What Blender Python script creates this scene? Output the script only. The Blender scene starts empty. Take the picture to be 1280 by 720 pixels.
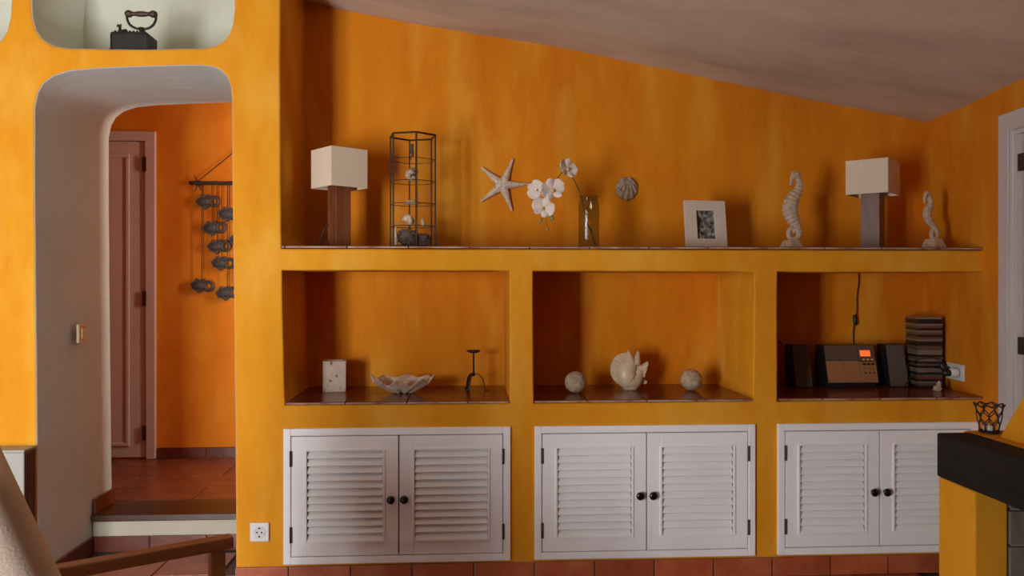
import bpy, bmesh, math, random
from mathutils import Vector, Matrix, noise
random.seed(7)
sc = bpy.context.scene
col = sc.collection
R = math.radians
PI = math.pi

# ------------------------------------------------------------------ camera
YAW, F, D, CZ, HY = R(3.2), 1000.0, 3.35, 1.25, 353.0
cam = bpy.data.cameras.new('camera')
cam.sensor_width = 36.0
cam.lens = F / 1280 * 36
cam.shift_y = (HY - 360) / 1280
camo = bpy.data.objects.new('camera', cam)
camo.location = (0, -D, CZ)
camo.rotation_euler = (PI / 2, 0, -YAW)
cam.clip_start = 0.05
col.objects.link(camo)
sc.camera = camo
# ------------------------------------------------------------------ world, lights, exposure
w = bpy.data.worlds.new('world')
sc.world = w
w.use_nodes = True
w.node_tree.nodes['Background'].inputs[0].default_value = (0.75, 0.85, 1.0, 1)
w.node_tree.nodes['Background'].inputs[1].default_value = 0.3
sc.cycles.transparent_max_bounces = 48
sc.view_settings.view_transform = 'Standard'
sc.view_settings.look = 'None'
sc.view_settings.gamma = 1
sc.view_settings.use_curve_mapping = False
sc.view_settings.exposure = 1.02


def area(name, loc, direction, sx, sy, power, colr):
    l = bpy.data.lights.new(name, 'AREA')
    l.shape = 'RECTANGLE'
    l.size, l.size_y = sx, sy
    l.energy = power
    l.color = colr
    o = bpy.data.objects.new(name, l)
    o.location = loc
    o.rotation_euler = Vector(direction).to_track_quat('-Z', 'Y').to_euler()
    col.objects.link(o)
    return o


RW = -3.62                                            # the rear wall, behind the camera
WX0, WX1, WZ0, WZ1 = -2.5, -1.65, 0.05, 1.70            # the window in it, back and to the left
area('window_daylight', ((WX0 + WX1) / 2, RW - 0.14, (WZ0 + WZ1) / 2), (0.0, 1, 0), WX1 - WX0, WZ1 - WZ0, 96, (0.94, 0.965, 1.0))
area('hall_window_daylight', (0.50, 0.79, 1.75), (-1, 0.4, -0.05), 0.18, 1.2, 13, (1.0, 0.93, 0.82))


# ------------------------------------------------------------------ pixel helpers (1280x720 photo pixels)
def ray(px, py):
    u, v = (px - 640) / F, (HY - py) / F
    return Vector((math.sin(YAW) + u * math.cos(YAW), math.cos(YAW) - u * math.sin(YAW), v))


def at(px, py, Y):
    r = ray(px, py)
    t = (Y + D) / r.y
    return Vector((r.x * t, Y, CZ + r.z * t))


def atz(px, py, Z):
    r = ray(px, py)
    t = (Z - CZ) / r.z
    return Vector((r.x * t, -D + r.y * t, Z))


def depth_at(p):
    return p[0] * math.sin(YAW) + (p[1] + D) * math.cos(YAW)


# ------------------------------------------------------------------ materials
MATS = {}


def mat(name, base=(0.5, 0.5, 0.5), rough=0.6, metal=0.0, cols=None, scale=(4, 4, 4), detail=6, bump=0.0, bscale=40,
        pos=None, random_v=0.0, emit=None, coat=0.0, spec=0.5, nrough=0.6, extra=None):
    m = bpy.data.materials.new(name)
    m.use_nodes = True
    nt = m.node_tree
    b = nt.nodes['Principled BSDF']
    b.inputs['Roughness'].default_value = rough
    b.inputs['Metallic'].default_value = metal
    b.inputs['Specular IOR Level'].default_value = spec
    if coat:
        b.inputs['Coat Weight'].default_value = coat
        b.inputs['Coat Roughness'].default_value = 0.15
    tc = nt.nodes.new('ShaderNodeTexCoord')
    out = None
    if cols:
        mp = nt.nodes.new('ShaderNodeMapping')
        mp.inputs['Scale'].default_value = scale
        nt.links.new(tc.outputs['Object'], mp.inputs[0])
        n = nt.nodes.new('ShaderNodeTexNoise')
        n.inputs['Scale'].default_value = 1.0
        n.inputs['Detail'].default_value = detail
        n.inputs['Roughness'].default_value = nrough
        nt.links.new(mp.outputs[0], n.inputs['Vector'])
        cr = nt.nodes.new('ShaderNodeValToRGB')
        e = cr.color_ramp.elements
        k = len(cols)
        pos = pos or [0.3 + 0.4 * i / max(1, k - 1) for i in range(k)]
        while len(e) < k:
            e.new(0.5)
        for i in range(k):
            e[i].position = pos[i]
            e[i].color = (*cols[i], 1)
        nt.links.new(n.outputs[0], cr.inputs[0])
        out = cr.outputs[0]
    else:
        rgb = nt.nodes.new('ShaderNodeRGB')
        rgb.outputs[0].default_value = (*base, 1)
        out = rgb.outputs[0]
    if random_v:
        oi = nt.nodes.new('ShaderNodeObjectInfo')
        mr = nt.nodes.new('ShaderNodeMapRange')
        mr.inputs[3].default_value = 1 - random_v
        mr.inputs[4].default_value = 1 + random_v
        nt.links.new(oi.outputs['Random'], mr.inputs[0])
        hs = nt.nodes.new('ShaderNodeHueSaturation')
        nt.links.new(mr.outputs[0], hs.inputs['Value'])
        nt.links.new(out, hs.inputs['Color'])
        out = hs.outputs[0]
    if extra:
        out = extra(nt, tc, out, b)
    nt.links.new(out, b.inputs['Base Color'])
    if bump:
        n2 = nt.nodes.new('ShaderNodeTexNoise')
        n2.inputs['Scale'].default_value = bscale
        n2.inputs['Detail'].default_value = 5
        nt.links.new(tc.outputs['Object'], n2.inputs['Vector'])
        bp = nt.nodes.new('ShaderNodeBump')
        bp.inputs['Strength'].default_value = bump
        bp.inputs['Distance'].default_value = 0.01
        nt.links.new(n2.outputs[0], bp.inputs['Height'])
        nt.links.new(bp.outputs[0], b.inputs['Normal'])
    if emit:
        b.inputs['Emission Color'].default_value = (*emit[0], 1)
        b.inputs['Emission Strength'].default_value = emit[1]
    MATS[name] = m
    return m


def patches(c2, amount, scale, lo=0.48, hi=0.66):
    def f(nt, tc, out, b):
        mp = nt.nodes.new('ShaderNodeMapping')
        mp.inputs['Scale'].default_value = scale
        mp.inputs['Location'].default_value = (3.1, 1.7, 5.3)
        nt.links.new(tc.outputs['Object'], mp.inputs[0])
        n = nt.nodes.new('ShaderNodeTexNoise')
        n.inputs['Scale'].default_value = 1
        n.inputs['Detail'].default_value = 4
        nt.links.new(mp.outputs[0], n.inputs['Vector'])
        mr = nt.nodes.new('ShaderNodeMapRange')
        mr.inputs[1].default_value = lo
        mr.inputs[2].default_value = hi
        mr.inputs[4].default_value = amount
        nt.links.new(n.outputs[0], mr.inputs[0])
        mx = nt.nodes.new('ShaderNodeMix')
        mx.data_type = 'RGBA'
        nt.links.new(mr.outputs[0], mx.inputs[0])
        nt.links.new(out, mx.inputs[6])
        mx.inputs[7].default_value = (*c2, 1)
        return mx.outputs[2]
    return f


ORA = mat('ochre_plaster_back', rough=0.85, cols=[(0.60, 0.160, 0.003), (0.71, 0.222, 0.004), (0.75, 0.278, 0.008)],
          scale=(5.5, 5.5, 1.1), nrough=0.72, detail=9, pos=[0.28, 0.5, 0.74], bump=0.12, bscale=25, extra=patches((0.80, 0.39, 0.035), 0.7, (6, 6, 1.8), 0.50, 0.74), spec=0.25)
YEL = mat('ochre_plaster_front', rough=0.82, cols=[(0.67, 0.238, 0.005), (0.73, 0.30, 0.009), (0.77, 0.37, 0.022)],
          scale=(5, 5, 1.8), nrough=0.72, detail=9, pos=[0.28, 0.5, 0.74], bump=0.12, bscale=25, extra=patches((0.84, 0.48, 0.08), 0.5, (5, 5, 2.4), 0.5, 0.74), spec=0.25)
HALL = mat('orange_plaster_hall', rough=0.85, cols=[(0.62, 0.15, 0.004), (0.70, 0.21, 0.008), (0.76, 0.29, 0.02)],
           scale=(3, 3, 1.5), bump=0.1, bscale=25, spec=0.25)
HOOD = mat('yellow_plaster_hood', rough=0.82, cols=[(0.66, 0.27, 0.008), (0.74, 0.34, 0.016)], scale=(6, 6, 1.5), bump=0.12, bscale=25, spec=0.25)
WHT = mat('white_plaster', rough=0.9, cols=[(0.60, 0.60, 0.49), (0.68, 0.68, 0.56)], scale=(3, 3, 3), bump=0.35, bscale=14, spec=0.2)
REVEAL = mat('white_plaster_shaded', rough=0.9, cols=[(0.51, 0.54, 0.50), (0.57, 0.60, 0.56)], scale=(3, 3, 3), bump=0.35, bscale=14, spec=0.2)  # white plaster of the passage, its shade mixed into the colour as grey
CREAM = mat('cream_plaster', rough=0.9, cols=[(0.46, 0.42, 0.32), (0.53, 0.48, 0.37)], scale=(5, 5, 5), bump=0.3, bscale=14, spec=0.2)
DIMW = mat('bounce_cut_plaster', rough=0.9, cols=[(0.16, 0.15, 0.14), (0.22, 0.21, 0.20)], scale=(3, 3, 3), bump=0.2, bscale=14, spec=0.2)  # for the unseen room walls, dark tone chosen to cut bounced light
CEIL = mat('ceiling_plaster', rough=0.95, cols=[(0.47, 0.37, 0.28), (0.64, 0.54, 0.43), (0.72, 0.61, 0.49)], scale=(0.9, 2.6, 1), nrough=0.66, bump=0.7, bscale=5, spec=0.15)
PAINT = mat('white_paint', rough=0.45, cols=[(0.90, 0.90, 0.90), (0.93, 0.93, 0.93)], scale=(8, 8, 30), bump=0.06, bscale=60)
SLAT = mat('white_paint_slats', rough=0.45, cols=[(0.88, 0.87, 0.86), (0.94, 0.94, 0.94)], scale=(6, 30, 60), bump=0.08, bscale=60)
PINK = mat('old_rose_paint', rough=0.55, cols=[(0.54, 0.40, 0.33), (0.60, 0.45, 0.38)], scale=(5, 5, 2), bump=0.05, bscale=50)
TRIM = mat('grey_white_paint', rough=0.5, cols=[(0.60, 0.56, 0.54), (0.68, 0.64, 0.62)], scale=(5, 5, 2), bump=0.06, bscale=50)
TILE = mat('terracotta', rough=0.32, cols=[(0.21, 0.045, 0.018), (0.31, 0.075, 0.028), (0.38, 0.11, 0.045)], scale=(7, 7, 7), bump=0.15, bscale=30, random_v=0.12)
STILE = mat('glazed_terracotta', rough=0.22, cols=[(0.12, 0.022, 0.010), (0.17, 0.034, 0.014), (0.21, 0.05, 0.022)], scale=(7, 7, 7), bump=0.08, bscale=30, random_v=0.12)
BTILE = mat('bright_terracotta', rough=0.4, cols=[(0.30, 0.060, 0.022), (0.43, 0.10, 0.036), (0.50, 0.15, 0.065)], scale=(7, 7, 7), bump=0.15, bscale=30, random_v=0.12)
HTILE = mat('brown_terracotta', rough=0.35, cols=[(0.13, 0.030, 0.012), (0.19, 0.050, 0.020), (0.25, 0.075, 0.032)], scale=(7, 7, 7), bump=0.15, bscale=30, random_v=0.15)
DTILE = mat('dark_skirting_tile', rough=0.35, cols=[(0.10, 0.02, 0.010), (0.15, 0.034, 0.015)], scale=(7, 7, 7), bump=0.1, bscale=30, random_v=0.1)
GROUT = mat('grout', rough=0.95, cols=[(0.30, 0.25, 0.21), (0.42, 0.37, 0.32)], scale=(20, 20, 20))
DGROUT = mat('dark_grout', rough=0.95, cols=[(0.10, 0.055, 0.04), (0.15, 0.085, 0.06)], scale=(20, 20, 20))
WORN = mat('worn_tile_edge', rough=0.7, cols=[(0.22, 0.06, 0.03), (0.40, 0.26, 0.19), (0.52, 0.40, 0.32)], scale=(9, 9, 30), pos=[0.35, 0.5, 0.65])
TREAD = mat('dark_wood_tread', rough=0.3, cols=[(0.035, 0.018, 0.010), (0.075, 0.035, 0.018)], scale=(2, 30, 30), bump=0.05)
WOOD = mat('walnut_wood', rough=0.38, cols=[(0.10, 0.028, 0.010), (0.19, 0.06, 0.022), (0.25, 0.085, 0.032)], scale=(18, 18, 2.0), bump=0.05, bscale=50)
ARMW = mat('chair_wood', rough=0.35, cols=[(0.24, 0.10, 0.045), (0.40, 0.19, 0.095)], scale=(3, 25, 25), bump=0.04)
GRIPW = mat('dark_grip_wood', rough=0.5, cols=[(0.03, 0.014, 0.006), (0.07, 0.035, 0.014)], scale=(10, 30, 30))
GREYW = mat('grey_brown_wood', rough=0.5, cols=[(0.17, 0.095, 0.065), (0.27, 0.17, 0.12)], scale=(14, 14, 4), bump=0.08, bscale=40)
SHADE = mat('cream_lampshade', rough=0.8, cols=[(0.70, 0.57, 0.42), (0.76, 0.63, 0.47)], scale=(90, 90, 90), bump=0.06, bscale=250)
BLACK = mat('black_iron', rough=0.5, cols=[(0.012, 0.010, 0.009), (0.028, 0.022, 0.018)], scale=(30, 30, 30), bump=0.12, bscale=70, metal=0.3)
BRONZE = mat('bronze_frame', rough=0.45, cols=[(0.035, 0.022, 0.012), (0.06, 0.04, 0.022)], scale=(40, 40, 40), metal=0.6)
BEAM = mat('black_beam', rough=0.7, cols=[(0.008, 0.007, 0.006), (0.018, 0.015, 0.013)], scale=(20, 2.5, 20), bump=0.15, bscale=25, spec=0.2)
HINGE = mat('dark_brass', rough=0.45, base=(0.08, 0.055, 0.035), metal=0.8)
KNOB = mat('dark_pewter', rough=0.25, base=(0.05, 0.045, 0.04), metal=0.9)
SHELL = mat('pale_shell', rough=0.6, cols=[(0.40, 0.27, 0.17), (0.62, 0.47, 0.34), (0.74, 0.60, 0.46)], scale=(45, 45, 45), bump=0.3, bscale=120)
SCALL = mat('grey_scallop', rough=0.6, cols=[(0.20, 0.13, 0.08), (0.40, 0.31, 0.23), (0.52, 0.43, 0.33)], scale=(60, 60, 60), bump=0.3, bscale=120)
RESIN = mat('tan_resin', rough=0.6, cols=[(0.36, 0.25, 0.17), (0.50, 0.37, 0.26), (0.58, 0.45, 0.33)], scale=(70, 70, 70), bump=0.3, bscale=120, spec=0.3)
CERAM = mat('cream_ceramic', rough=0.35, cols=[(0.58, 0.42, 0.26), (0.72, 0.57, 0.39)], scale=(25, 25, 25), bump=0.05)
STONE = mat('travertine', rough=0.8, cols=[(0.50, 0.39, 0.29), (0.60, 0.49, 0.38)], scale=(20, 20, 20), bump=0.25, bscale=70,
            extra=patches((0.13, 0.06, 0.03), 0.85, (42, 42, 26), 0.60, 0.66))
BALL = mat('carved_ball', rough=0.8, cols=[(0.30, 0.21, 0.12), (0.56, 0.43, 0.28)], scale=(40, 40, 40), bump=0.2, bscale=120)
WFRAME = mat('whitewashed_frame', rough=0.6, cols=[(0.64, 0.53, 0.43), (0.72, 0.61, 0.51)], scale=(20, 20, 20), bump=0.08)
PHOTO = mat('photo_print', rough=0.3, cols=[(0.02, 0.02, 0.02), (0.16, 0.15, 0.14), (0.40, 0.39, 0.37)], scale=(55, 55, 38), detail=3, pos=[0.38, 0.5, 0.62])
PETAL = mat('orchid_petal', rough=0.6, cols=[(0.66, 0.54, 0.46), (0.80, 0.72, 0.62)], scale=(20, 20, 20))
LIP = mat('orchid_lip', rough=0.6, base=(0.62, 0.45, 0.16))
STEM = mat('green_stem', rough=0.5, cols=[(0.05, 0.05, 0.015), (0.11, 0.11, 0.03)], scale=(30, 30, 30))
BUD = mat('green_bud', rough=0.5, cols=[(0.22, 0.22, 0.07), (0.34, 0.32, 0.12)], scale=(40, 40, 40))
CORAL = mat('dark_coral', rough=0.85, cols=[(0.06, 0.035, 0.025), (0.16, 0.10, 0.075)], scale=(40, 40, 40), bump=0.3, bscale=90)
FABRIC = mat('beige_slipcover', rough=0.9, cols=[(0.50, 0.40, 0.31), (0.54, 0.43, 0.34)], scale=(6, 6, 6), bump=0.12, bscale=180, spec=0.15)
CLAY = mat('dark_clay_fish', rough=0.7, cols=[(0.025, 0.02, 0.016), (0.09, 0.075, 0.06)], scale=(40, 40, 40), bump=0.3, bscale=80)
TWIG = mat('dark_twig', rough=0.7, cols=[(0.025, 0.010, 0.006), (0.06, 0.025, 0.014)], scale=(10, 40, 40), bump=0.2)
PLAST = mat('white_plastic', rough=0.35, base=(0.72, 0.71, 0.68))
IVORY = mat('ivory_plastic', rough=0.4, base=(0.58, 0.48, 0.30))
BLKP = mat('black_plastic', rough=0.4, base=(0.012, 0.011, 0.011))
HOLE = mat('socket_hole', rough=0.8, base=(0.02, 0.018, 0.016))
GRILL = mat('speaker_cloth', rough=0.8, cols=[(0.09, 0.06, 0.045), (0.125, 0.085, 0.065)], scale=(200, 200, 200), bump=0.1, bscale=400)
COPPER = mat('bronze_panel', rough=0.35, cols=[(0.34, 0.15, 0.055), (0.38, 0.17, 0.065)], scale=(3, 3, 3), metal=0.1)
DPANEL = mat('dark_panel', rough=0.3, base=(0.12, 0.075, 0.055), metal=0.1)
LCD = mat('orange_display', rough=0.3, base=(0.3, 0.05, 0.01), emit=((1.0, 0.13, 0.02), 0.55))
LED = mat('yellow_marks', rough=0.4, base=(0.55, 0.40, 0.06))
BRICK = mat('grey_firebrick', rough=0.9, cols=[(0.13, 0.10, 0.08), (0.22, 0.175, 0.14)], scale=(12, 12, 12), bump=0.4, bscale=30, random_v=0.12)
BROWN = mat('brown_side', rough=0.5, cols=[(0.10, 0.055, 0.035), (0.20, 0.115, 0.075)], scale=(60, 60, 2))
PANELW = mat('off_white_panel', rough=0.5, base=(0.36, 0.36, 0.31))
CORDM = mat('black_cord', rough=0.5, base=(0.012, 0.010, 0.010))
STRING = mat('brown_string', rough=0.8, base=(0.05, 0.018, 0.008))
CDM = [mat('cd_' + n, rough=0.3, base=c, coat=0.3) for n, c in (('black', (0.012, 0.011, 0.011)), ('brown', (0.12, 0.075, 0.05)), ('grey', (0.20, 0.15, 0.115)), ('red', (0.16, 0.05, 0.035)))]


def glass_mat(name, tint, refl):
    m = bpy.data.materials.new(name)
    m.use_nodes = True
    nt = m.node_tree
    nt.nodes.clear()
    o = nt.nodes.new('ShaderNodeOutputMaterial')
    t = nt.nodes.new('ShaderNodeBsdfTransparent')
    t.inputs[0].default_value = (*tint, 1)
    g = nt.nodes.new('ShaderNodeBsdfGlossy')
    g.inputs['Roughness'].default_value = 0.06
    lw = nt.nodes.new('ShaderNodeLayerWeight')
    lw.inputs[0].default_value = 0.5
    pw = nt.nodes.new('ShaderNodeMath')
    pw.operation = 'POWER'
    nt.links.new(lw.outputs['Facing'], pw.inputs[0])
    pw.inputs[1].default_value = 4.0
    fr = nt.nodes.new('ShaderNodeMath')
    fr.operation = 'MULTIPLY_ADD'
    nt.links.new(pw.outputs[0], fr.inputs[0])
    fr.inputs[1].default_value = refl * 8
    fr.inputs[2].default_value = refl
    mx = nt.nodes.new('ShaderNodeMixShader')
    nt.links.new(fr.outputs[0], mx.inputs[0])
    nt.links.new(t.outputs[0], mx.inputs[1])
    nt.links.new(g.outputs[0], mx.inputs[2])
    nt.links.new(mx.outputs[0], o.inputs[0])
    return m


GLASS = glass_mat('clear_pane', (0.985, 0.985, 0.975), 0.018)
JARG = glass_mat('green_jar_glass', (0.84, 0.85, 0.74), 0.03)


# ------------------------------------------------------------------ mesh helpers
def obj(name, bm, m, parent=None, smooth=False, loc=None, rot=None):
    me = bpy.data.meshes.new(name)
    bmesh.ops.recalc_face_normals(bm, faces=bm.faces[:])
    bm.to_mesh(me)
    bm.free()
    for mm in (m if isinstance(m, (list, tuple)) else [m]):
        me.materials.append(mm)
    if smooth:
        for p in me.polygons:
            p.use_smooth = True
    o = bpy.data.objects.new(name, me)
    if parent:
        o.parent = parent
    if loc is not None:
        o.location = loc
    if rot is not None:
        o.rotation_euler = rot
    col.objects.link(o)
    return o


def tag(o, label=None, cat=None, group=None, kind=None):
    if label:
        o['label'] = label
    if cat:
        o['category'] = cat
    if group:
        o['group'] = group
    if kind:
        o['kind'] = kind
    return o


def thing(name, label, cat, loc=(0, 0, 0), rz=0, group=None):
    o = bpy.data.objects.new(name, None)
    o.empty_display_size = 0.05
    o.location = loc
    o.rotation_euler = (0, 0, rz)
    col.objects.link(o)
    return tag(o, label, cat, group)


def copy_tree(o, parent=None):
    c = o.copy()
    col.objects.link(c)
    c.parent = parent
    for ch in list(o.children):
        copy_tree(ch, c)
    return c


def box(bm, x0, x1, y0, y1, z0, z1, bev=0.0, M=None):
    vs = [bm.verts.new((x, y, z)) for x in (x0, x1) for y in (y0, y1) for z in (z0, z1)]
    fs = [(0, 1, 3, 2), (4, 6, 7, 5), (0, 4, 5, 1), (2, 3, 7, 6), (0, 2, 6, 4), (1, 5, 7, 3)]
    faces = [bm.faces.new([vs[i] for i in f]) for f in fs]
    if M:
        for v in vs:
            v.co = M @ v.co
    if bev:
        es = list({e for f in faces for e in f.edges})
        bmesh.ops.bevel(bm, geom=es, offset=bev, segments=2, profile=0.5, affect='EDGES')
    return bm


def B(*a, bev=0.0, M=None):
    return box(bmesh.new(), *a, bev=bev, M=M)


def crom(pts, n=8, closed=False):
    pts = [Vector(p) for p in pts]
    out = []
    k = len(pts)
    rng = range(k) if closed else range(k - 1)
    for i in rng:
        if closed:
            p0, p1, p2, p3 = pts[i - 1], pts[i], pts[(i + 1) % k], pts[(i + 2) % k]
        else:
            p0, p1, p2, p3 = pts[max(i - 1, 0)], pts[i], pts[i + 1], pts[min(i + 2, k - 1)]
        for j in range(n):
            t = j / n
            out.append(0.5 * ((2 * p1) + (-p0 + p2) * t + (2 * p0 - 5 * p1 + 4 * p2 - p3) * t * t + (-p0 + 3 * p1 - 3 * p2 + p3) * t ** 3))
    if not closed:
        out.append(pts[-1])
    return out


def lerpseq(vals, n):
    out = []
    for i in range(n):
        t = i / (n - 1) * (len(vals) - 1)
        a = min(int(t), len(vals) - 2)
        out.append(vals[a] + (vals[a + 1] - vals[a]) * (t - a))
    return out


def sweep(bm, pts, rad, seg=8, flat=None, closed=False, cap=True, up=(0, 1, 0)):
    """tube along pts; rad number or list; flat=(a,b) scales the cross-section along side/up axes"""
    pts = [Vector(p) for p in pts]
    n = len(pts)
    if not isinstance(rad, (list, tuple)):
        rad = [rad] * n
    fa, fb = flat or (1, 1)
    rings = []
    prev = None
    for i, p in enumerate(pts):
        if closed:
            t = pts[(i + 1) % n] - pts[i - 1]
        else:
            t = pts[min(i + 1, n - 1)] - pts[max(i - 1, 0)]
        t = t.normalized() if t.length > 1e-9 else Vector((0, 0, 1))
        u = Vector(up)
        if prev is not None:
            u = prev
        s = t.cross(u)
        if s.length < 1e-4:
            s = t.cross(Vector((1, 0, 0.3)))
        s.normalize()
        u = s.cross(t).normalized()
        prev = u
        rings.append([bm.verts.new(p + (s * math.cos(a) * fa + u * math.sin(a) * fb) * rad[i]) for a in [2 * PI * k / seg for k in range(seg)]])
    m = n if closed else n - 1
    for i in range(m):
        a, b = rings[i], rings[(i + 1) % n]
        for k in range(seg):
            bm.faces.new((a[k], a[(k + 1) % seg], b[(k + 1) % seg], b[k]))
    if cap and not closed:
        bm.faces.new(rings[0])
        bm.faces.new(rings[-1])
    return bm


def lathe(bm, prof, seg=24, M=None, caps=True):
    rings = []
    for r, z in prof:
        vs = [bm.verts.new((r * math.cos(2 * PI * k / seg), r * math.sin(2 * PI * k / seg), z)) for k in range(seg)]
        if M:
            for v in vs:
                v.co = M @ v.co
        rings.append(vs)
    for a, b in zip(rings, rings[1:]):
        for k in range(seg):
            bm.faces.new((a[k], a[(k + 1) % seg], b[(k + 1) % seg], b[k]))
    if caps:
        bm.faces.new(rings[0])
        bm.faces.new(rings[-1])
    return bm


def prism(bm, poly, y0, y1, bev=0.0):
    """poly in (x,z), extruded along y"""
    a = [bm.verts.new((x, y0, z)) for x, z in poly]
    b = [bm.verts.new((x, y1, z)) for x, z in poly]
    fs = [bm.faces.new(a), bm.faces.new(b)]
    for i in range(len(poly)):
        j = (i + 1) % len(poly)
        fs.append(bm.faces.new((a[i], a[j], b[j], b[i])))
    if bev:
        bmesh.ops.bevel(bm, geom=list({e for f in fs for e in f.edges}), offset=bev, segments=2, profile=0.5, affect='EDGES')
    return bm


def blob(bm, c, rx, ry, rz, sub=3, nz=0.0, ns=30, M=None):
    r = bmesh.ops.create_icosphere(bm, subdivisions=sub, radius=1)
    for v in r['verts']:
        k = 1 + (nz * noise.noise(v.co * ns * 0.1) if nz else 0)
        p = Vector((v.co.x * rx * k, v.co.y * ry * k, v.co.z * rz * k))
        v.co = (M @ p if M else p) + Vector(c)
    return bm


def solid(o, t, off=0):
    m = o.modifiers.new('thick', 'SOLIDIFY')
    m.thickness = t
    m.offset = off
    return o


# ------------------------------------------------------------------ key levels
ZS = 1.402      # top of the tiles on the long upper shelf
ZN = 0.755      # top of the tiles in the niches
DB = 0.50       # back wall behind the shelves
HZ = 0.17       # hall floor
HY1 = 1.68      # hall back wall
YO = 0.674      # thickness of the wall with the passage


def rwx(Y):     # the right wall, slightly out of square
    return 2.23 + 0.082 * Y


# ceiling profile along x, read where it meets the back wall
cpts = [at(px, py, DB) for px, py in ((385, 2), (416, 10), (509, 29), (600, 45), (720, 64), (840, 87), (1000, 122), (1157, 153))]
ck = [(p.x, p.z) for p in cpts]
s0 = 0.185
ck = [(-3.4, ck[0][1] + s0 * (3.4 + ck[0][0]))] + ck + [(2.6, ck[-1][1] - 0.21 * (2.6 - ck[-1][0]))]


def zceil(x):
    for (xa, za), (xb, zb) in zip(ck, ck[1:]):
        if x <= xb:
            return za + (zb - za) * (x - xa) / (xb - xa)
    return ck[-1][1]


# ------------------------------------------------------------------ ceiling
bm = bmesh.new()
xs = [-3.4 + 6.0 * i / 60 for i in range(61)]
ys = [RW - 0.2 + (0.75 - RW) * i / 66 for i in range(67)]
g = [[bm.verts.new((x, y, zceil(x) + 0.012 * noise.noise(Vector((x * 1.3, y * 2.6, 0))))) for x in xs] for y in ys]
for a, b in zip(g, g[1:]):
    for i in range(60):
        bm.faces.new((a[i], a[i + 1], b[i + 1], b[i]))
tag(obj('ceiling', bm, CEIL, smooth=True), 'sloping rough plastered ceiling falling towards the right wall', 'ceiling', kind='structure')

# ------------------------------------------------------------------ back wall behind the shelves
bm = bmesh.new()
xs = [-0.95 + 3.35 * i / 24 for i in range(25)]
lo = [bm.verts.new((x, DB, 0)) for x in xs]
hi = [bm.verts.new((x, DB, zceil(x) + 0.03)) for x in xs]
lo2 = [bm.verts.new((x, DB + 0.12, 0)) for x in xs]
hi2 = [bm.verts.new((x, DB + 0.12, zceil(x) + 0.03)) for x in xs]
for i in range(24):
    bm.faces.new((lo[i], lo[i + 1], hi[i + 1], hi[i]))
    bm.faces.new((lo2[i + 1], lo2[i], hi2[i], hi2[i + 1]))
    bm.faces.new((hi[i], hi[i + 1], hi2[i + 1], hi2[i]))
wall_back = tag(obj('wall_back', bm, ORA), 'orange ochre plaster wall behind the long shelf', 'wall', kind='structure')

# ------------------------------------------------------------------ front plaster mass: passage wall, pilaster, shelves and niches
cnt = [0]


def resample(pts, step=0.07, wob=0.0015, closed=True):
    out = []
    n = len(pts)
    for i in range(n if closed else n - 1):
        a, b = Vector(pts[i]), Vector(pts[(i + 1) % n])
        k = max(1, int((b - a).length / step))
        for j in range(k):
            p = a + (b - a) * j / k
            q = Vector((p.x * 7, p.y * 7, 3.3))
            out.append(Vector((p.x + wob * noise.noise(q), p.y + wob * noise.noise(q + Vector((9, 4, 2))))))
    return out


def offset_loop(pts, r, sign):
    out = []
    n = len(pts)
    for i in range(n):
        t1 = (pts[i] - pts[i - 1]).normalized()
        t2 = (pts[(i + 1) % n] - pts[i]).normalized()
        n1, n2 = Vector((-t1.y, t1.x)), Vector((-t2.y, t2.x))
        m = n1 + n2
        m = m.normalized() if m.length > 1e-6 else n1
        c = max(0.5, m.dot(n1))
        out.append(pts[i] + m * (sign * r / c))
    return out


def sarea(p):
    return 0.5 * sum(p[i - 1].x * p[i].y - p[i].x * p[i - 1].y for i in range(len(p)))


def round_rect(x0, x1, z0, z1, r):
    out = []
    for cx, cz, a0 in ((x1 - r, z1 - r, 0), (x0 + r, z1 - r, 90), (x0 + r, z0 + r, 180), (x1 - r, z0 + r, 270)):
        for k in range(7):
            a = R(a0 + 15 * k)
            out.append((cx + r * math.cos(a), cz + r * math.sin(a)))
    return out


def P0(px, py):
    p = at(px, py, 0)
    return (p.x, p.z)


xw = rwx(0) + 0.08
opening = [P0(295, 690), P0(293.5, 500), P0(291, 300), P0(290, 200), P0(289.5, 125), P0(288, 108), P0(284, 96), P0(277, 88), P0(266, 83), P0(250, 81.5),
           P0(180, 83), P0(115, 86), P0(85, 89), P0(66, 95), P0(54, 104), P0(47, 116), P0(43, 135), P0(43, 250), P0(45, 450), P0(48, 690)]
XO0, XO1 = opening[-1][0], opening[0][0]
opening[0] = (XO1, 0.0)
opening[-1] = (XO0, 0.0)
ZT = 3.25
outer = [(-3.2, 0.0), (-3.2, ZT), (P0(351, 100)[0], ZT), P0(350, 100), (P0(351.5, 307)[0], ZS - 0.012), (xw, ZS - 0.012), (xw, 0.0)] + opening
YR = 0.012
niche1 = [P0(356, 505)[:1] + (ZN - 0.012,), P0(352, 338), P0(500, 338.2), P0(637, 338.5), P0(637, 420), P0(637.5, 503)[:1] + (ZN - 0.012,)]
niche2 = [P0(667, 505)[:1] + (ZN - 0.012,), P0(666, 339), P0(800, 339), P0(943, 340), P0(941, 500)[:1] + (ZN - 0.012,)]
niche3 = [P0(972, 500)[:1] + (ZN - 0.012,), P0(972, 340), (xw - 0.002, 1.295), (xw - 0.002, ZN - 0.012)]
CAB = [(-0.7556, 0.1806), (0.2815, 1.223), (1.321, 2.205)]
CZ0, CZ1 = 0.088, 0.647
cabs = [[(a + 0.01, CZ0 + 0.01), (a + 0.01, CZ1 - 0.01), (b - 0.01, CZ1 - 0.01), (b - 0.01, CZ0 + 0.01)] for a, b in CAB]
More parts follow.
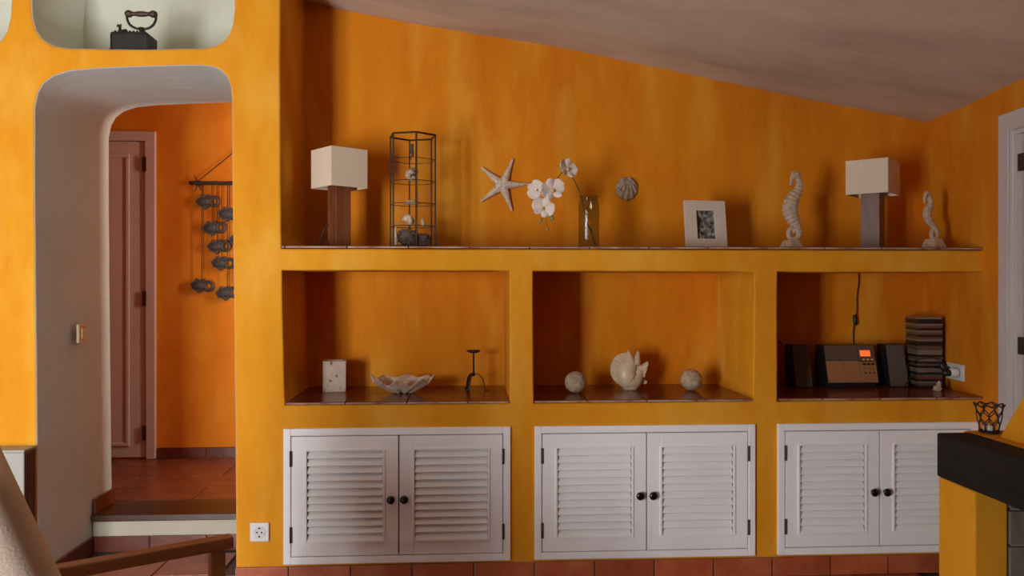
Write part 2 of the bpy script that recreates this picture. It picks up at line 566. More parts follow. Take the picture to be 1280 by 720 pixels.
niA = [P0(292.5, 10), P0(290, 30), P0(286, 42), P0(279, 51), P0(268, 57), P0(250, 60), P0(180, 61), P0(85, 60), P0(66, 57), P0(53, 49), P0(45, 38), P0(40, 20), P0(39, -5)]
xa, xb = P0(39, -5)[0], P0(292.5, 10)[0]
niA += [(xa + 0.01, 2.55), (xa + 0.05, 2.66), (xa + 0.14, 2.70), (xb - 0.14, 2.70), (xb - 0.05, 2.66), (xb - 0.005, 2.55)]
xl = P0(14, -5)[0]
niB = [P0(13.5, 0), P0(12, 20), P0(8, 38), P0(1, 50), P0(-10, 57), P0(-25, 60), (xl - 0.6, P0(-25, 60)[1]), (xl - 0.72, 2.35), (xl - 0.72, 2.6), (xl - 0.6, 2.68), (xl - 0.12, 2.68), (xl - 0.02, 2.58)]
# loop, depth, side material, back cap, corner radius, wobble
loops = [(outer, DB, None, False, 0.010), (niche1, DB, 0, False, 0.008), (niche2, DB, 0, False, 0.008), (niche3, DB, 0, False, 0.008),
         (niA, 0.44, 1, True, 0.012), (niB, 0.44, 1, True, 0.012)] + [(c, 0.30, 2, True, 0.004) for c in cabs]
bm = bmesh.new()
fill_edges = []
opset = (XO0 - 0.02, XO1 + 0.02)
for pts, dep, smat, capb, rad in loops:
    lp = resample(pts)
    is_outer = smat is None
    inward = 1 if sarea(lp) > 0 else -1          # +1: left normal points to the inside of the loop
    solid_sign = inward if is_outer else -inward
    prof = [(rad, 0.0), (rad * 0.62, rad * 0.08), (rad * 0.29, rad * 0.29), (rad * 0.08, rad * 0.62), (0.0, rad), (0.0, None)]
    rows = []
    for off, y in prof:
        ol = offset_loop(lp, off, solid_sign) if off else lp
        row = []
        for p in ol:
            yy = y
            if y is None:
                yy = dep
                if is_outer and opset[0] < p.x < opset[1] and p.y < 2.3:
                    yy = YO
            row.append(bm.verts.new((p.x, yy, p.y)))
        rows.append(row)
    n = len(lp)
    for r, (a, b) in enumerate(zip(rows, rows[1:])):
        for i in range(n):
            j = (i + 1) % n
            f = bm.faces.new((a[i], a[j], b[j], b[i]))
            f.smooth = True
            if is_outer:
                mid = (lp[i] + lp[j]) / 2
                inop = opset[0] < mid.x < opset[1] and 0.001 < mid.y < 2.3
                f.material_index = (3 if (inop and r >= 2) else 0)
            else:
                f.material_index = smat if r >= 2 else 0
    if capb:
        f = bm.faces.new(rows[-1])
        f.material_index = smat
    for i in range(n):
        fill_edges.append(bm.edges.get((rows[0][i], rows[0][(i + 1) % n])))
r = bmesh.ops.triangle_fill(bm, use_beauty=True, use_dissolve=False, edges=fill_edges)
for f in r['geom']:
    if isinstance(f, bmesh.types.BMFace):
        f.material_index = 0
        f.smooth = False
shelving = obj('wall_shelving', bm, [YEL, WHT, DPANEL, REVEAL])
tag(shelving, 'ochre plastered masonry wall with arched passage, niches and built-in shelves', 'wall', kind='structure')

# back of the passage wall seen from the hall
bm = bmesh.new()
box(bm, -3.2, XO0 - 0.035, YO - 0.02, YO, 0.0, 2.7)
box(bm, XO1 + 0.02, 0.6, YO - 0.02, YO, 0.0, 2.7)
box(bm, XO0 - 0.01, XO1 + 0.01, YO - 0.02, YO, at(180, 83, 0).z + 0.02, 2.7)
tag(obj('wall_passage_back', bm, HALL), 'hall side of the thick passage wall', 'wall', kind='structure')


# ------------------------------------------------------------------ right wall with its door opening
DY0, DY1, DZ = -0.225, -1.02, 1.868        # clear opening on the right wall (y range, top)
bm = bmesh.new()


def wall_quad(y0, y1, z0, z1, t=0.14):
    v = []
    for y in (y0, y1):
        for z in (z0, z1):
            for d in (0, t):
                v.append(bm.verts.new((rwx(y) + d, y, z)))
    for f in ((0, 2, 6, 4), (1, 5, 7, 3), (0, 4, 5, 1), (2, 3, 7, 6), (0, 1, 3, 2), (4, 6, 7, 5)):
        bm.faces.new([v[i] for i in f])


wall_quad(0.62, DY0, 0, 2.35)
wall_quad(DY0, DY1, DZ, 2.35)
wall_quad(DY1, RW, 0, 2.35)
tag(obj('wall_right', bm, ORA), 'ochre plaster side wall with the door and the wall socket', 'wall', kind='structure')

# ------------------------------------------------------------------ room walls behind the camera
bm = bmesh.new()
box(bm, -3.4, -3.2, RW - 0.1, 0.0, 0, 3.25)
tag(obj('wall_left', bm, DIMW), 'unseen side wall of the room, darkened to cut bounced light', 'wall', kind='structure')
bm = bmesh.new()
box(bm, -3.2, WX0, RW - 0.2, RW, 0, 3.25)
box(bm, WX1, 2.2, RW - 0.2, RW, 0, 3.25)
box(bm, WX0, WX1, RW - 0.2, RW, 0, WZ0)
box(bm, WX0, WX1, RW - 0.2, RW, WZ1, 3.25)
tag(obj('wall_rear', bm, DIMW), 'unseen rear wall with the daylight window, darkened to cut bounced light', 'wall', kind='structure')
bm = bmesh.new()
xm_ = (WX0 + WX1) / 2
for a, b, c, d in ((WX0, WX1, WZ0, WZ0 + 0.05), (WX0, WX1, WZ1 - 0.05, WZ1), (WX0, WX0 + 0.05, WZ0 + 0.05, WZ1 - 0.05), (WX1 - 0.05, WX1, WZ0 + 0.05, WZ1 - 0.05), (xm_ - 0.03, xm_ + 0.03, WZ0 + 0.05, WZ1 - 0.05)):
    box(bm, a, b, RW - 0.10, RW - 0.05, c, d)
tag(obj('window_1', bm, PAINT), 'white glazed door frame in the rear wall', 'window', kind='structure')

# ------------------------------------------------------------------ floor
bm = bmesh.new()
box(bm, -3.4, 2.5, RW - 0.2, 0.50, -0.08, -0.012)
floor = tag(obj('floor', bm, DGROUT), 'terracotta tiled living room floor', 'floor', kind='structure')
TS = 0.285
tile_me = {}


def tile_obj(name, sx, sy, sz, m, parent, loc, bev=0.0025):
    k = (round(sx, 3), round(sy, 3), round(sz, 3), m.name)
    if k not in tile_me:
        b_ = B(-sx / 2, sx / 2, -sy / 2, sy / 2, -sz, 0, bev=bev)
        o = obj(name, b_, m, parent)
        tile_me[k] = o.data
    else:
        o = bpy.data.objects.new(name, tile_me[k])
        o.parent = parent
        col.objects.link(o)
    o.location = loc
    return o


GA = 0.006
ny = 8
for j in range(ny):
    y0 = -1.86 + j * TS
    i0, i1 = -3, 7
    for i in range(-9, 8):
        xc = i * TS + (TS / 2 if j % 2 else 0) + 0.08
        if y0 + TS / 2 > 0 and not (XO0 - 0.0 < xc - TS / 2 and xc + TS / 2 < XO1 + 0.0):
            continue
        if xc + TS / 2 > 2.16:
            continue
        tile_obj('floor_tile', TS - GA, TS - GA, 0.011, TILE, floor, (xc, y0 + TS / 2, random.uniform(-0.0008, 0.0008)))
# the coarse rest of the floor, out of view behind the camera
bm = bmesh.new()
box(bm, -3.2, 1.9, RW, -1.87, -0.012, -0.001)
fr = obj('tile_field', bm, TILE, floor)
fr['kind'] = 'stuff'
# ------------------------------------------------------------------ hall: floor, step, walls
bm = bmesh.new()
box(bm, -3.2, 0.6, 0.70, HY1 + 0.1, 0.0, HZ - 0.012)
hall_floor = tag(obj('floor_hall', bm, DGROUT), 'raised hall floor of terracotta tiles', 'floor', kind='structure')
for j in range(4):
    y0 = 0.715 + j * 0.25
    for i in range(-9, 0):
        xc = -0.62 + (i + 1) * 0.30 + (0.15 if j % 2 else 0)
        d = 0.25 if j < 3 else HY1 - 0.02 - y0
        if xc < -2.2:
            continue
        tile_obj('floor_tile', 0.30 - GA, d - GA, 0.011, HTILE, hall_floor, (xc, y0 + d / 2, HZ + random.uniform(-0.0008, 0.0008)))
SY = 0.466
st = thing('hall_step', 'step up to the hall with white riser and dark wooden tread', 'step', ((XO0 + XO1) / 2, SY, 0))
hw = (XO1 - XO0) / 2 - 0.004
obj('riser', B(-hw, hw, 0, 0.235, 0.0, HZ - 0.028), CREAM, st)
obj('tread', B(-hw, hw, -0.018, 0.245, HZ - 0.028, HZ + 0.002, bev=0.004), TREAD, st)
for k in range(3):
    wk = 2 * hw / 3
    obj('skirting_tile', B(-hw + k * wk + 0.002, -hw + (k + 1) * wk - 0.002, -0.012, -0.0005, 0.0, 0.072, bev=0.002), DTILE, st)
# skirting along the white reveal
bs = bpy.data.objects.new('baseboard_passage', None)
col.objects.link(bs)
bs.location = (XO0, 0, 0)
tag(bs, 'dark red tile skirting along the white passage side', 'skirting', kind='structure')
for k in range(2):
    y0 = 0.005 + k * (SY - 0.02) / 2
    obj('skirting_tile', B(0.0005, 0.012, y0, y0 + (SY - 0.02) / 2 - 0.003, 0, 0.072, bev=0.002), DTILE, bs)
obj('skirting_tile', B(0.005, 0.016, SY + 0.0, YO - 0.004, HZ + 0.003, HZ + 0.075, bev=0.002), DTILE, bs)
bm = bmesh.new()
box(bm, -3.2, 0.6, HY1, HY1 + 0.1, 0, 2.7)
box(bm, 0.6, 0.7, 0.62, HY1 + 0.1, 0, 2.7)
box(bm, -3.3, -3.2, 0.0, HY1 + 0.1, 0, 2.7)
wall_hall = tag(obj('wall_hall', bm, HALL), 'deep orange plaster wall of the hall', 'wall', kind='structure')
bm = bmesh.new()
box(bm, -3.3, 0.7, 0.64, HY1 + 0.1, 2.65, 2.75)
tag(obj('ceiling_hall', bm, WHT), 'white plaster ceiling of the hall', 'ceiling', kind='structure')
hb = bpy.data.objects.new('baseboard_hall', None)
col.objects.link(hb)
hb.location = (0, HY1, HZ)
tag(hb, 'dark red tile skirting below the orange hall wall', 'skirting', kind='structure')
xd1 = at(196, 400, HY1).x
xx = xd1 + 0.005
while xx < 0.3:
    obj('skirting_tile', B(xx, xx + 0.295, -0.013, -0.001, 0.0, 0.065, bev=0.002), DTILE, hb)
    xx += 0.30

# ------------------------------------------------------------------ hall door
dr = bpy.data.objects.new('door_1', None)
col.objects.link(dr)
ddz = at(165, 165, HY1).z - HZ
dr.location = (xd1 - 0.45, HY1, HZ)
tag(dr, 'old rose panelled hall door with black hinges', 'door', kind='structure')
t0 = 0.45
fo = 0.055
obj('door_frame', prism(bmesh.new(), [(-t0, 0), (-t0, ddz), (t0, ddz), (t0, 0), (t0 - fo, 0), (t0 - fo, ddz - fo), (-t0 + fo, ddz - fo), (-t0 + fo, 0)], -0.03, -0.001, bev=0.004), PINK, dr)
leaf = obj('door_leaf', B(-t0 + fo + 0.003, t0 - fo - 0.006, -0.016, -0.001, 0.01, ddz - fo - 0.006, bev=0.002), PINK, dr)
px1 = at(163.5, 400, HY1).x - dr.location.x
z1 = at(150, 193, HY1).z - HZ
z0 = at(150, 557, HY1).z - HZ
fr_ = 0.022
obj('panel_moulding', prism(bmesh.new(), [(-px1, z0), (-px1, z1), (px1, z1), (px1, z0), (-px1, z0), (-px1 + fr_, z0 + fr_), (px1 - fr_, z0 + fr_), (px1 - fr_, z1 - fr_), (-px1 + fr_, z1 - fr_), (-px1 + fr_, z0 + fr_)][:4], -0.017, -0.0165), PINK, leaf)
for a, b, c, d in ((-px1, px1, z1 - fr_, z1), (-px1, px1, z0, z0 + fr_), (-px1, -px1 + fr_, z0 + fr_, z1 - fr_), (px1 - fr_, px1, z0 + fr_, z1 - fr_)):
    obj('panel_moulding', B(a, b, -0.026, -0.016, c, d, bev=0.004), PINK, leaf)
for py in (206, 373, 540):
    zz = at(184, py, HY1).z - HZ
    obj('hinge', B(t0 - fo - 0.02, t0 - fo + 0.004, -0.036, -0.014, zz - 0.045, zz + 0.045, bev=0.003), HINGE, dr)

# ------------------------------------------------------------------ door in the right wall
ang = math.atan2(-1, -0.082)
rd = bpy.data.objects.new('door_2', None)
col.objects.link(rd)
rd.location = (rwx(DY0), DY0, 0)
rd.rotation_euler = (0, 0, ang)
tag(rd, 'room door in the ochre side wall with grey-white casing and dark hinges', 'door', kind='structure')
dw = (DY0 - DY1) * math.sqrt(1 + 0.082 ** 2)
cw = 0.072
obj('casing', prism(bmesh.new(), [(-cw, 0), (-cw, DZ + cw), (dw + cw, DZ + cw), (dw + cw, 0), (dw, 0), (dw, DZ), (0, DZ), (0, 0)], -0.022, -0.001, bev=0.005), TRIM, rd)
obj('casing_bead', prism(bmesh.new(), [(-0.018, 0), (-0.018, DZ + 0.018), (dw + 0.018, DZ + 0.018), (dw + 0.018, 0), (dw, 0), (dw, DZ), (0, DZ), (0, 0)], -0.03, -0.022, bev=0.003), TRIM, rd)
obj('jamb', prism(bmesh.new(), [(0.001, 0), (0.001, DZ - 0.001), (dw - 0.001, DZ - 0.001), (dw - 0.001, 0), (dw - 0.02, 0), (dw - 0.02, DZ - 0.02), (0.02, DZ - 0.02), (0.02, 0)], 0.0, 0.12), TRIM, rd)
lf = obj('door_leaf', B(0.024, dw - 0.024, 0.02, 0.055, 0.01, DZ - 0.026, bev=0.003), PINK, rd)
for za, zb in ((0.18, 0.75), (0.9, DZ - 0.17)):
    for a, b, c, d in ((0.14, dw - 0.14, zb - 0.02, zb), (0.14, dw - 0.14, za, za + 0.02), (0.14, 0.16, za + 0.02, zb - 0.02), (dw - 0.16, dw - 0.14, za + 0.02, zb - 0.02)):
        obj('panel_moulding', B(a, b, 0.01, 0.021, c, d, bev=0.003), PINK, lf)
hl = obj('door_handle', sweep(bmesh.new(), [(dw - 0.08, 0.02, 1.0), (dw - 0.08, -0.03, 1.0), (dw - 0.10, -0.04, 1.0), (dw - 0.19, -0.04, 1.0)], 0.008), HINGE, lf, smooth=True)
for zz in (at(1277, 203, -0.25).z, at(1278, 432, -0.25).z, 0.25):
    obj('hinge', B(0.012, 0.05, 0.004, 0.021, zz - 0.035, zz + 0.035, bev=0.003), HINGE, rd)

# ------------------------------------------------------------------ shelf tiles
def tile_row(x0, x1, z, first, mats=STILE):
    """two rows of tiles 0.253 wide on a shelf; first = x of a joint"""
    x = first
    while x > x0:
        x -= 0.253
    while x < x1 - 0.004:
        a, b = max(x, x0) + 0.0015, min(x + 0.253, x1) - 0.0015
        if b - a > 0.01:
            t = obj('shelf_tile', B(a, b, -0.006, 0.245, z - 0.011, z, bev=0.0025), mats, shelving)
            e = obj('worn_edge', B(a + 0.001, b - 0.001, -0.0072, -0.0058, z - 0.009, z - 0.003), WORN, t)
            obj('shelf_tile', B(a, b + (0.03 if b > 2.2 else 0), 0.248, DB - 0.002, z - 0.011, z, bev=0.0025), mats, shelving)
        x += 0.253


tile_row(at(352, 307, 0).x, rwx(0) + 0.002, ZS, at(662, 308, 0).x)
tile_row(niche1[0][0] + 0.002, niche1[-1][0] - 0.002, ZN, at(432, 503, 0).x)
tile_row(niche2[0][0] + 0.002, niche2[-1][0] - 0.002, ZN, at(734, 503, 0).x)
tile_row(niche3[0][0] + 0.002, rwx(0) + 0.002, ZN, at(1027, 499, 0).x)

# baseboard tiles
bb = bpy.data.objects.new('baseboard_shelving', None)
col.objects.link(bb)
tag(bb, 'row of terracotta skirting tiles below the louvred cupboards', 'skirting', kind='structure')
obj('grout_bed', B(XO1, rwx(0) - 0.004, -0.008, -0.0005, 0.0, 0.078), GROUT, bb)
x = at(362, 710, 0).x - 0.2535
while x < 2.2:
    a, b = max(x, XO1 + 0.001) + 0.003, min(x + 0.2535, rwx(0) - 0.005) - 0.003
    obj('skirting_tile', B(a, b, -0.018, -0.008, 0.001, 0.08, bev=0.003), BTILE, bb)
    x += 0.2535

# ------------------------------------------------------------------ louvred cupboards
def cupboard(a, b, label):
    t = thing('louvred_cupboard', label, 'cupboard', ((a + b) / 2, 0, CZ0), 0, 'louvred cupboards under the niches')
    W, H, fw = (b - a) / 2, CZ1 - CZ0, 0.030
    obj('cupboard_frame', prism(bmesh.new(), [(-W, 0), (-W, H), (W, H), (W, 0)], 0.016, 0.0165), PAINT, t) if False else None
    for q in ((-W, -W + fw, 0, H), (W - fw, W, 0, H), (-W + fw, W - fw, H - fw, H), (-W + fw, W - fw, 0, fw)):
        obj('frame_rail', B(q[0], q[1], -0.014, 0.03, q[2], q[3], bev=0.003), PAINT, t)
    mid = 0.004
    for s in (-1, 1):
        x0, x1 = (-W + fw + 0.003, mid - 0.0025) if s < 0 else (mid + 0.0025, W - fw - 0.003)
        z0_, z1_ = fw + 0.003, H - fw - 0.003
        d = obj('door', B(x0, x0 + 0.058, -0.012, 0.012, z0_, z1_, bev=0.002), PAINT, t)
        bm = bmesh.new()
        box(bm, x0, x0 + 0.058, -0.012, 0.012, z0_, z1_, bev=0.002)
        box(bm, x1 - 0.058, x1, -0.012, 0.012, z0_, z1_, bev=0.002)
        box(bm, x0 + 0.0578, x1 - 0.0578, -0.0118, 0.012, z1_ - 0.056, z1_, bev=0.0015)
        box(bm, x0 + 0.0578, x1 - 0.0578, -0.0118, 0.012, z0_, z0_ + 0.058, bev=0.0015)
        bm.to_mesh(d.data)
        bm.free()
        xa_, xb_, za, zb = x0 + 0.058, x1 - 0.058, z0_ + 0.058, z1_ - 0.056
        for q in ((xa_ - 0.005, xa_ + 0.005, za, zb), (xb_ - 0.005, xb_ + 0.005, za, zb), (xa_ + 0.005, xb_ - 0.005, zb - 0.005, zb + 0.005), (xa_ + 0.005, xb_ - 0.005, za - 0.005, za + 0.005)):
            obj('moulding', B(q[0], q[1], -0.0165, -0.008, q[2], q[3], bev=0.002), PAINT, d)
        n = 12
        pitch = (zb - za - 0.006) / n
        for k in range(n):
            zc = za + 0.003 + (k + 0.5) * pitch
            M = Matrix.Translation((0, 0.0, zc)) @ Matrix.Rotation(R(-36 + random.uniform(-2, 2)), 4, 'X')
            # lower edge of each slat stands forward
            obj('slat', B(xa_ + 0.0055, xb_ - 0.0055, -0.0035, 0.0035, -pitch * 0.66, pitch * 0.66, bev=0.002, M=M), SLAT, d)
        kx = (x1 - 0.029) if s < 0 else (x0 + 0.021)
        kz = H * 0.475
        Mk = Matrix.Translation((kx, -0.012, kz)) @ Matrix.Rotation(PI / 2, 4, 'X')
        obj('knob', lathe(bmesh.new(), [(0.009, 0), (0.0085, 0.003), (0.006, 0.007), (0.008, 0.012), (0.0165, 0.017), (0.0175, 0.021), (0.014, 0.025), (0.006, 0.027)], 20, Mk), KNOB, d, smooth=True)
        hx = x0 - 0.002 if s < 0 else x1 + 0.002
        for hz in (H * 0.78, H * 0.22):
            obj('hinge', sweep(bmesh.new(), [(hx, -0.0165, hz - 0.032), (hx, -0.0165, hz + 0.032)], 0.0052, 8), HINGE, d)
    return t


cupboard(*CAB[0], 'white louvred cupboard below the niche with the clam shell')
cupboard(*CAB[1], 'white louvred cupboard below the niche with the fish sculpture')
cupboard(*CAB[2], 'white louvred cupboard below the stereo niche, partly behind the fireplace')


# ------------------------------------------------------------------ table lamps
def lamp(px, base_w, sh_w, sh_h, tot, Y, rz, label, wood, cord):
    p = at(px, 307, Y)
    t = thing('table_lamp', label, 'lamp', (p.x, Y, ZS), rz, 'pair of block table lamps')
    h = base_w / 2
    obj('base', B(-h, h, -h, h, 0, tot - sh_h + 0.02, bev=0.002), wood, t)
    s = sh_w / 2
    bm = bmesh.new()
    e0, e1 = tot - sh_h, tot
    th = 0.002
    for q in ((-s, s, -s, -s + th), (-s, s, s - th, s), (-s, -s + th, -s + th, s - th), (s - th, s, -s + th, s - th)):
        box(bm, *q, e0, e1)
    sh = obj('shade', bm, SHADE, t)
    obj('shade_ring', sweep(bmesh.new(), [(-s + th, 0, e1 - 0.03), (s - th, 0, e1 - 0.03)], 0.002, 6), HINGE, sh)
    blb = obj('bulb', lathe(bmesh.new(), [(0.012, 0), (0.012, 0.025), (0.026, 0.055), (0.024, 0.075), (0.01, 0.088), (0.001, 0.09)], 16, Matrix.Translation((0, 0, tot - sh_h + 0.02))), PLAST, t, smooth=True)
    if cord:
        inv = Matrix.Rotation(-rz, 4, 'Z')
        pts = [inv @ Vector(q) for q in cord]
        obj('cord', sweep(bmesh.new(), crom(pts, 8), 0.0028, 6), CORDM, t, smooth=True)
    return t


k = 0.00357
lamp(424, 0.0735, 0.177, 0.168, 0.428, 0.20, R(-51 + 90), 'block table lamp with reddish-brown wooden base, beside the glass tower',
     WOOD, [(-0.045, -0.01, 0.10), (-0.06, -0.005, 0.09), (-0.085, 0.0, 0.03), (-0.10, 0.0, 0.004), (-0.13, 0.01, 0.004), (-0.08, 0.03, 0.004), (-0.045, -0.02, 0.006), (-0.055, -0.02, 0.03), (-0.065, -0.015, 0.04), (-0.07, -0.02, 0.02), (-0.055, -0.03, 0.004), (-0.04, -0.03, 0.004)])
lamp(1091, 0.082, 0.183, 0.155, 0.405, 0.24, R(46), 'block table lamp with grey-brown base, between the two seahorse figures', GREYW, None)

# ------------------------------------------------------------------ hexagonal glass tower and its shells
YT = 0.20
pt = at(516, 307, YT)
tw = thing('glass_tower', 'tall hexagonal glass display tower with dark metal edges', 'display case', (pt.x, YT, ZS))
RH, HH = 0.106, 0.497
hexa = [(RH * math.cos(R(a)), RH * math.sin(R(a))) for a in (-138, -78, -18, 42, 102, 162)]
for i, (hx, hy) in enumerate(hexa):
    obj('upright', sweep(bmesh.new(), [(hx, hy, 0.006), (hx, hy, HH - 0.001)], 0.0042 if i == 1 else 0.0034, 6), BRONZE, tw)
for zz in (0.006, HH - 0.004):
    obj('rim', sweep(bmesh.new(), [(a, b, zz) for a, b in hexa], 0.0045, 6, closed=True, up=(0, 0, 1)), BRONZE, tw)
levels = [0.094, 0.192, 0.290, 0.386]
for zz in [0.006] + levels:
    bm = bmesh.new()
    va = [bm.verts.new((a * 0.97, b * 0.97, zz - 0.001)) for a, b in hexa]
    vb = [bm.verts.new((a * 0.97, b * 0.97, zz + 0.001)) for a, b in hexa]
    bm.faces.new(va)
    bm.faces.new(vb)
    for i in range(6):
        bm.faces.new((va[i], va[(i + 1) % 6], vb[(i + 1) % 6], vb[i]))
    gs = obj('glass_shelf', bm, GLASS, tw)
    if zz > 0.05:
        obj('shelf_edge', sweep(bmesh.new(), [(a * 0.985, b * 0.985, zz) for a, b in hexa], 0.0016, 5, closed=True, up=(0, 0, 1)), BRONZE, gs)
for i in range(6):
    a, b = Vector(hexa[i]), Vector(hexa[(i + 1) % 6])
    d = (b - a).normalized()
    n_ = Vector((-d.y, d.x))
    bm = bmesh.new()
    q = [a + d * 0.004 - n_ * 0.0008, b - d * 0.004 - n_ * 0.0008, b - d * 0.004 + n_ * 0.0008, a + d * 0.004 + n_ * 0.0008]
    va = [bm.verts.new((p.x, p.y, 0.011)) for p in q]
    vb = [bm.verts.new((p.x, p.y, HH - 0.009)) for p in q]
    bm.faces.new(va)
    bm.faces.new(vb)
    for j in range(4):
        bm.faces.new((va[j], va[(j + 1) % 4], vb[(j + 1) % 4], vb[j]))
    obj('pane', bm, GLASS, tw)


def spiral_shell(name, loc, s, label, mt, rz=0.0, spikes=6):
    bm = bmesh.new()
    pts, rad = [], []
    for i in range(64):
        t = i / 63
        a = t * 5.2 * PI
        r_ = s * 0.42 * (1 - t) ** 1.1
        pts.append((t * s * 0.9 - s * 0.35, r_ * math.cos(a), s * 0.42 + r_ * math.sin(a) * 0.85))
        rad.append(s * (0.36 * (1 - t) ** 1.05 + 0.02) * (1 + 0.22 * math.cos(a * spikes / 2)))
    sweep(bm, pts, rad, 10, up=(1, 0, 0))
    zmin = min(v.co.z for v in bm.verts)
    for v in bm.verts:
        v.co.z -= zmin
    o = obj(name, bm, mt, smooth=True, loc=loc, rot=(0, 0, rz))
    return tag(o, label, 'shell')


tz = lambda z, t=0.002: ZS + z + t
spiral_shell('conch_shell', (pt.x - 0.012, YT, tz(0.290)), 0.052, 'white spiny conch shell on the second glass shelf of the tower', SHELL, R(150))
# flat limpet-like shell on the third shelf
bm = lathe(bmesh.new(), [(0.034, 0.0), (0.036, 0.004), (0.026, 0.012), (0.012, 0.017), (0.001, 0.018)], 24)
for v in bm.verts:
    v.co.y *= 0.7
    a = math.atan2(v.co.y, v.co.x)
    v.co.x *= 1 + 0.04 * math.cos(9 * a)
tag(obj('flat_shell', bm, SHELL, smooth=True, loc=(pt.x - 0.005, YT, tz(0.192))), 'low flat white shell on the middle glass shelf of the tower', 'shell')
spiral_shell('sea_snail_shell', (pt.x - 0.008, YT - 0.01, tz(0.094)), 0.044, 'rounded white sea snail shell on the lowest glass shelf', SHELL, R(30), 2)
bm = sweep(bmesh.new(), crom([(0, 0, 0), (0.004, 0, 0.012), (0.0, 0, 0.026), (0.006, 0, 0.036)], 6), lerpseq([0.007, 0.009, 0.006, 0.001], 19), 8)
tag(obj('cone_shell', bm, SHELL, smooth=True, loc=(pt.x + 0.042, YT, tz(0.094))), 'small upright cone shell beside the sea snail shell', 'shell')
# dark seahorse on top shelf
bm = sweep(bmesh.new(), crom([(0.002, 0, 0.0), (-0.006, 0, 0.004), (-0.004, 0, 0.013), (0.004, 0, 0.020), (0.0, 0, 0.034), (-0.002, 0, 0.048), (0.004, 0, 0.060), (0.001, 0, 0.066), (-0.007, 0, 0.062), (-0.012, 0, 0.058)], 5),
           lerpseq([0.002, 0.003, 0.003, 0.005, 0.009, 0.009, 0.005, 0.006, 0.004, 0.002], 46), 8)
for v in bm.verts:
    v.co.z += 0.0022
tag(obj('dried_seahorse', bm, CORAL, smooth=True, loc=(pt.x - 0.004, YT, tz(0.386))), 'tiny dark dried seahorse on the top glass shelf of the tower', 'seahorse')
# corals at the bottom
for j, (dx, dy, s, lab) in enumerate(((-0.022, 0.0, 0.036, 'larger clump of dark rough coral at the bottom of the tower'), (0.045, 0.012, 0.028, 'smaller dark coral lump at the bottom of the tower'))):
    bm = bmesh.new()
    r_ = bmesh.ops.create_icosphere(bm, subdivisions=4, radius=1)
    for v in r_['verts']:
        n_ = noise.noise(v.co * 3.2 + Vector((j * 5, 0, 0))) * 0.45 + noise.noise(v.co * 7) * 0.2
        v.co = Vector((v.co.x * s * 1.25, v.co.y * s * 0.75, v.co.z * s * 0.95)) * (1 + n_)
    zm = min(v.co.z for v in bm.verts)
    for v in bm.verts:
        v.co.z = max(v.co.z - zm - 0.004, 0)
    tag(obj('coral', bm, CORAL, smooth=True, loc=(pt.x + dx, YT + dy, tz(0.006))), lab, 'coral')
bm = sweep(bmesh.new(), crom([(0, 0, 0), (0.001, 0, 0.03), (-0.001, 0, 0.06), (0, 0, 0.085)], 6), [0.009 * (1 - 0.75 * i / 18) * (1 + 0.12 * (i % 2)) for i in range(19)], 9)
tag(obj('auger_shell', bm, SHELL, smooth=True, loc=(pt.x - 0.073, YT - 0.018, tz(0.006))), 'slender pale auger shell standing in the bottom of the tower', 'shell')

# ------------------------------------------------------------------ starfish on the wall
c = at(628, 232, DB)
sc_ = depth_at(c) / F
tips = [(641, 199), (602, 210), (601, 252), (640, 264), (661, 230)]
bm = bmesh.new()
blob(bm, (0, -0.012, 0), 0.034, 0.016, 0.034, 3)
parts = []
for tx, ty in tips:
    d = Vector(((tx - 628) * sc_, 0, (232 - ty) * sc_))
    n_ = 26
    pts = [Vector((0, -0.016, 0)) + d * (i / (n_ - 1)) + Vector((0, 0.010 * (i / (n_ - 1)), 0)) for i in range(n_)]
    rad = [(0.021 * (1 - i / (n_ - 1)) ** 1.5 + 0.0060) * (1 + 0.05 * (i % 2)) for i in range(n_)]
    sweep(bm, pts, rad, 10, flat=(1, 0.75), up=(0, 1, 0))
sf = obj('starfish', bm, SHELL, smooth=True, loc=c)
tag(sf, 'pale five-armed starfish fixed to the orange wall', 'starfish')
sf.location.y = DB - 0.004
for v in sf.data.vertices:
    if v.co.y > 0.003:
        v.co.y = 0.003
bm = bmesh.new()
for tx, ty in tips:
    d = Vector(((tx - 628) * sc_, 0, (232 - ty) * sc_))
    for i in range(2, 15):
        t = i / 15
        r_ = 0.021 * (1 - t) ** 1.5 + 0.0060
        bmesh.ops.create_icosphere(bm, subdivisions=1, radius=0.0046 * (1.1 - 0.5 * t), matrix=Matrix.Translation(Vector((0, -0.016 + 0.010 * t - r_ * 0.76, 0)) + d * t))
for i in range(40):
    a, q = random.uniform(0, 2 * PI), random.uniform(0, 0.032)
    bmesh.ops.create_icosphere(bm, subdivisions=1, radius=0.0042, matrix=Matrix.Translation((q * math.cos(a), -0.014 - 0.0145 * math.sqrt(max(0, 1 - (q / 0.037) ** 2)) - 0.004, q * math.sin(a))))
kb = obj('knobs', bm, PETAL, sf, smooth=True)
kb['kind'] = 'stuff'

